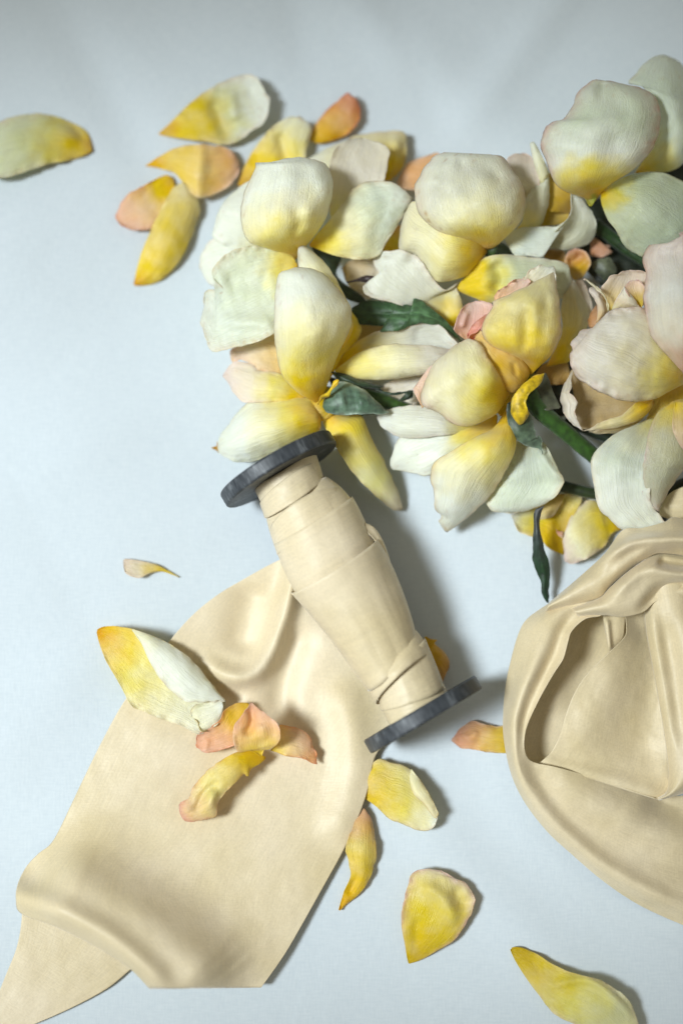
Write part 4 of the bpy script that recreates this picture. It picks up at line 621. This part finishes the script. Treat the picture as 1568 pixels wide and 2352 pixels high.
def band(A, B, zc, crop, parent, name='ribbon_fold', e=(0, 0), sub=(), nu=90, nv=60, bump=.03, **kw):
    parts = [grid_patch(px(crop, A), px(crop, B), zc, e, crop=crop, w_mode='flat', nu=nu, nv=nv, bump=bump, ruffle=.0, **kw)]
    for s_ in sub:
        s_ = dict(s_); parts.append(grid_patch(px(crop, s_.pop('A')), px(crop, s_.pop('B')), s_.pop('zc'), s_.pop('e', (0, 0)), crop=crop, w_mode='flat', ruffle=.0, **s_))
    V, F, Cc, U = merge(parts)
    return link_mesh(name, V, F, SILK, parent, None, U, .00018)
# thin loop bulging behind the right side of the winding
band([(830, 600), (880, 625), (925, 690), (960, 780), (990, 890)], [(850, 660), (880, 690), (910, 740), (940, 800), (975, 890)], [2.6, 2.4, 2.2, 2.0], 6, spool, e=(-.1, .1), nu=30, nv=8, bump=0)
# loose end of the ribbon
band([(660, 1280), (627, 1293), (560, 1330), (500, 1366), (440, 1415), (385, 1478), (340, 1540), (285, 1612), (232, 1708), (180, 1815), (125, 1928), (90, 1960), (62, 1990), (42, 2030), (38, 2065), (50, 2098), (130, 2128), (230, 2178), (300, 2225), (345, 2271)],
     [(720, 1330), (800, 1420), (880, 1530), (940, 1620), (905, 1680), (862, 1736), (845, 1810), (825, 1870), (790, 1950), (735, 2050), (670, 2165), (640, 2212), (600, 2268)],
     [.9, .7, .5, .32, .25, .3, .4, .5], 0, spool, name='ribbon_end', e=(0, 0), nu=150, nv=110, bump=.015,
     ridges=[([(705, 1200), (680, 1300), (660, 1385), (642, 1450), (620, 1505), (590, 1542), (550, 1556), (505, 1545), (450, 1500)], .62, 22),
             ([(585, 1330), (560, 1440), (545, 1510)], -.3, 42), ([(700, 1420), (650, 1560), (640, 1680)], -.35, 34), ([(560, 1620), (500, 1580), (430, 1560)], -.2, 26),
             ([(-60, 2030), (60, 2065), (200, 2130), (300, 2200), (370, 2270), (430, 2340)], .95, 38), ([(60, 1990), (200, 2060), (330, 2140), (450, 2240), (520, 2330)], 1.6, 100),
             ([(760, 1540), (810, 1680), (800, 1830), (740, 1960)], .3, 44), ([(420, 1640), (300, 1800), (180, 1960)], .12, 100)],
     sub=[dict(A=[(95, 1960), (60, 2000), (52, 2060), (50, 2120), (38, 2180), (10, 2250), (-20, 2330), (-60, 2440)], B=[(400, 2100), (380, 2200), (345, 2220), (318, 2214), (250, 2268), (170, 2312), (80, 2352), (-20, 2390), (-60, 2442)], zc=[.15, .18, .25, .2], nu=50, nv=40, bump=.02)])
#@@SILK
# ================================================================== silk ribbon at the right
sk = empty('silk_ribbon', 7, (900, 1400), 'wide cream silk ribbon bunched in soft loops at the right edge', 'ribbon')
# back wall inside the loop
band([(700, 760), (600, 900), (480, 1200), (320, 1500), (300, 1700), (380, 1790)], [(1000, 740), (1020, 900), (920, 1100), (720, 1350), (600, 1600), (470, 1790)], [.5, .55, .55, .5], 7, sk, nu=50, nv=30, ridges=[([(760, 600), (640, 1000), (480, 1500)], .25, 30)])
# small tongue hanging inside
band([(855, 770), (870, 860), (890, 960), (900, 1040)], [(1005, 780), (1000, 850), (985, 930), (900, 1045)], [1.5, 1.4, 1.2], 7, sk, nu=24, nv=16, e=(0, -.1), ridges=[([(880, 780), (905, 1030)], .2, 6)])
# front panel standing in the loop
band([(1000, 740), (1012, 850), (1000, 920), (900, 1022), (770, 1148), (705, 1230), (650, 1330), (605, 1450), (575, 1560), (540, 1640), (500, 1705), (430, 1768)],
     [(1190, 730), (1220, 880), (1260, 1080), (1295, 1280), (1330, 1480), (1345, 1650), (1355, 1800), (1345, 1900), (1310, 1980), (1215, 2012)],
     [1.4, 1.45, 1.4, 1.25, 1.1, 1.0], 7, sk, nu=90, nv=60, e=([.3, .3, .3, 0], -.1), ridges=[([(1060, 700), (950, 1100), (760, 1500), (640, 1800)], .30, 50), ([(1180, 700), (1180, 1100), (1150, 1500), (1050, 1900)], -.45, 60), ([(250, 1700), (430, 1755), (560, 1785), (900, 1880), (1180, 1975), (1400, 2000)], .22, 20)],
     sub=[dict(A=[(430, 1766), (470, 1770), (560, 1790)], B=[(1215, 2012), (1210, 2008), (1200, 2000)], zc=[1.2, 1.2], nu=4, nv=30, bump=0)])
# tall fold at the right edge of the frame
band([(1120, 560), (1145, 850), (1185, 1080), (1225, 1300), (1262, 1520), (1290, 1720), (1300, 1850), (1280, 1960), (1210, 2012)],
     [(1500, 540), (1620, 900), (1700, 1200), (1700, 1500), (1640, 1750), (1560, 1880), (1450, 1950), (1380, 1975), (1240, 2015)],
     [2.5, 2.5, 2.3, 2.0, 1.5], 7, sk, nu=80, nv=50, e=(-.75, -.8), ridges=[([(1170, 560), (1180, 760), (1270, 1300), (1335, 1750), (1330, 1900)], .25, 16), ([(1260, 740), (1340, 1200), (1396, 1700)], -.25, 26)])
# outer sweep of the loop
band([(640, 600), (490, 700), (350, 800), (290, 905), (240, 1080), (205, 1250), (190, 1420), (193, 1600), (240, 1830), (330, 2025), (480, 2222), (640, 2372), (860, 2560), (1100, 2720), (1400, 2860), (1700, 2990)],
     [(860, 700), (850, 775), (740, 800), (650, 880), (622, 960), (590, 1070), (520, 1180), (420, 1360), (345, 1530), (328, 1660), (350, 1735), (410, 1768), (520, 1790), (740, 1850), (1000, 1935), (1300, 1990), (1700, 1950)],
     [1.9, 1.9, 1.8, 1.5, 1.1, .8, .6], 7, sk, nu=140, nv=80, e=(-.75, [.2, .3, .2, -.1, -.4, -.5]),
     ridges=[([(700, 640), (560, 800), (450, 1030), (330, 1300), (262, 1520), (265, 1700), (330, 1900), (450, 2090), (640, 2280), (900, 2490), (1300, 2700), (1800, 2900)], .42, 24), ([(760, 700), (600, 860), (520, 1050), (400, 1280), (320, 1480), (300, 1650)], -.30, 18), ([(250, 1150), (225, 1400)], -.12, 14), ([(300, 1600), (340, 1780), (440, 1950), (620, 2120), (900, 2280), (1300, 2420), (1800, 2560)], -.42, 44), ([(300, 1700), (700, 2000), (1050, 2180), (1396, 2250), (1900, 2350)], .25, 60), ([(1100, 1950), (1400, 2120), (1600, 2300), (1800, 2500)], -.5, 60)])
# crossing folds at the top
band([(470, 745), (650, 702), (825, 655), (900, 580), (1030, 470), (1180, 372), (1260, 356), (1400, 372), (1600, 430)],
     [(500, 690), (700, 520), (870, 362), (990, 205), (1120, 190), (1270, 150), (1330, 118), (1450, 150), (1600, 200)],
     [2.1, 2.5, 2.8, 2.9, 2.9], 7, sk, nu=90, nv=50, e=(-.5, -.7), ridges=[([(780, 500), (900, 370), (1100, 275), (1396, 268), (1700, 280)], .45, 14), ([(900, 330), (1050, 235), (1300, 215)], -.2, 12), ([(840, 600), (1000, 440), (1200, 320), (1396, 320)], .15, 12)])
band([(640, 720), (830, 655), (905, 585), (1030, 475), (1180, 375), (1260, 358), (1400, 374), (1600, 430)],
     [(700, 790), (860, 775), (940, 782), (1000, 785), (1080, 770), (1140, 745), (1200, 690), (1260, 665), (1400, 668), (1600, 690)],
     [2.3, 2.8, 3.0, 2.8, 2.7], 7, sk, nu=90, nv=50, e=(-.7, -.5), ridges=[([(860, 700), (1000, 560), (1150, 460), (1396, 500), (1700, 520)], .45, 18), ([(1210, 400), (1300, 430), (1450, 440)], -.4, 12), ([(1050, 760), (1120, 720), (1250, 600), (1396, 560), (1700, 540)], -.4, 12)])
band([(1235, 60), (1240, 100), (1300, 125), (1400, 150), (1600, 220)], [(1280, -20), (1330, -60), (1400, -90), (1500, -130), (1700, -100)], [1.6, 1.8, 1.8], 7, sk, nu=30, nv=24, e=(-.3, 0))
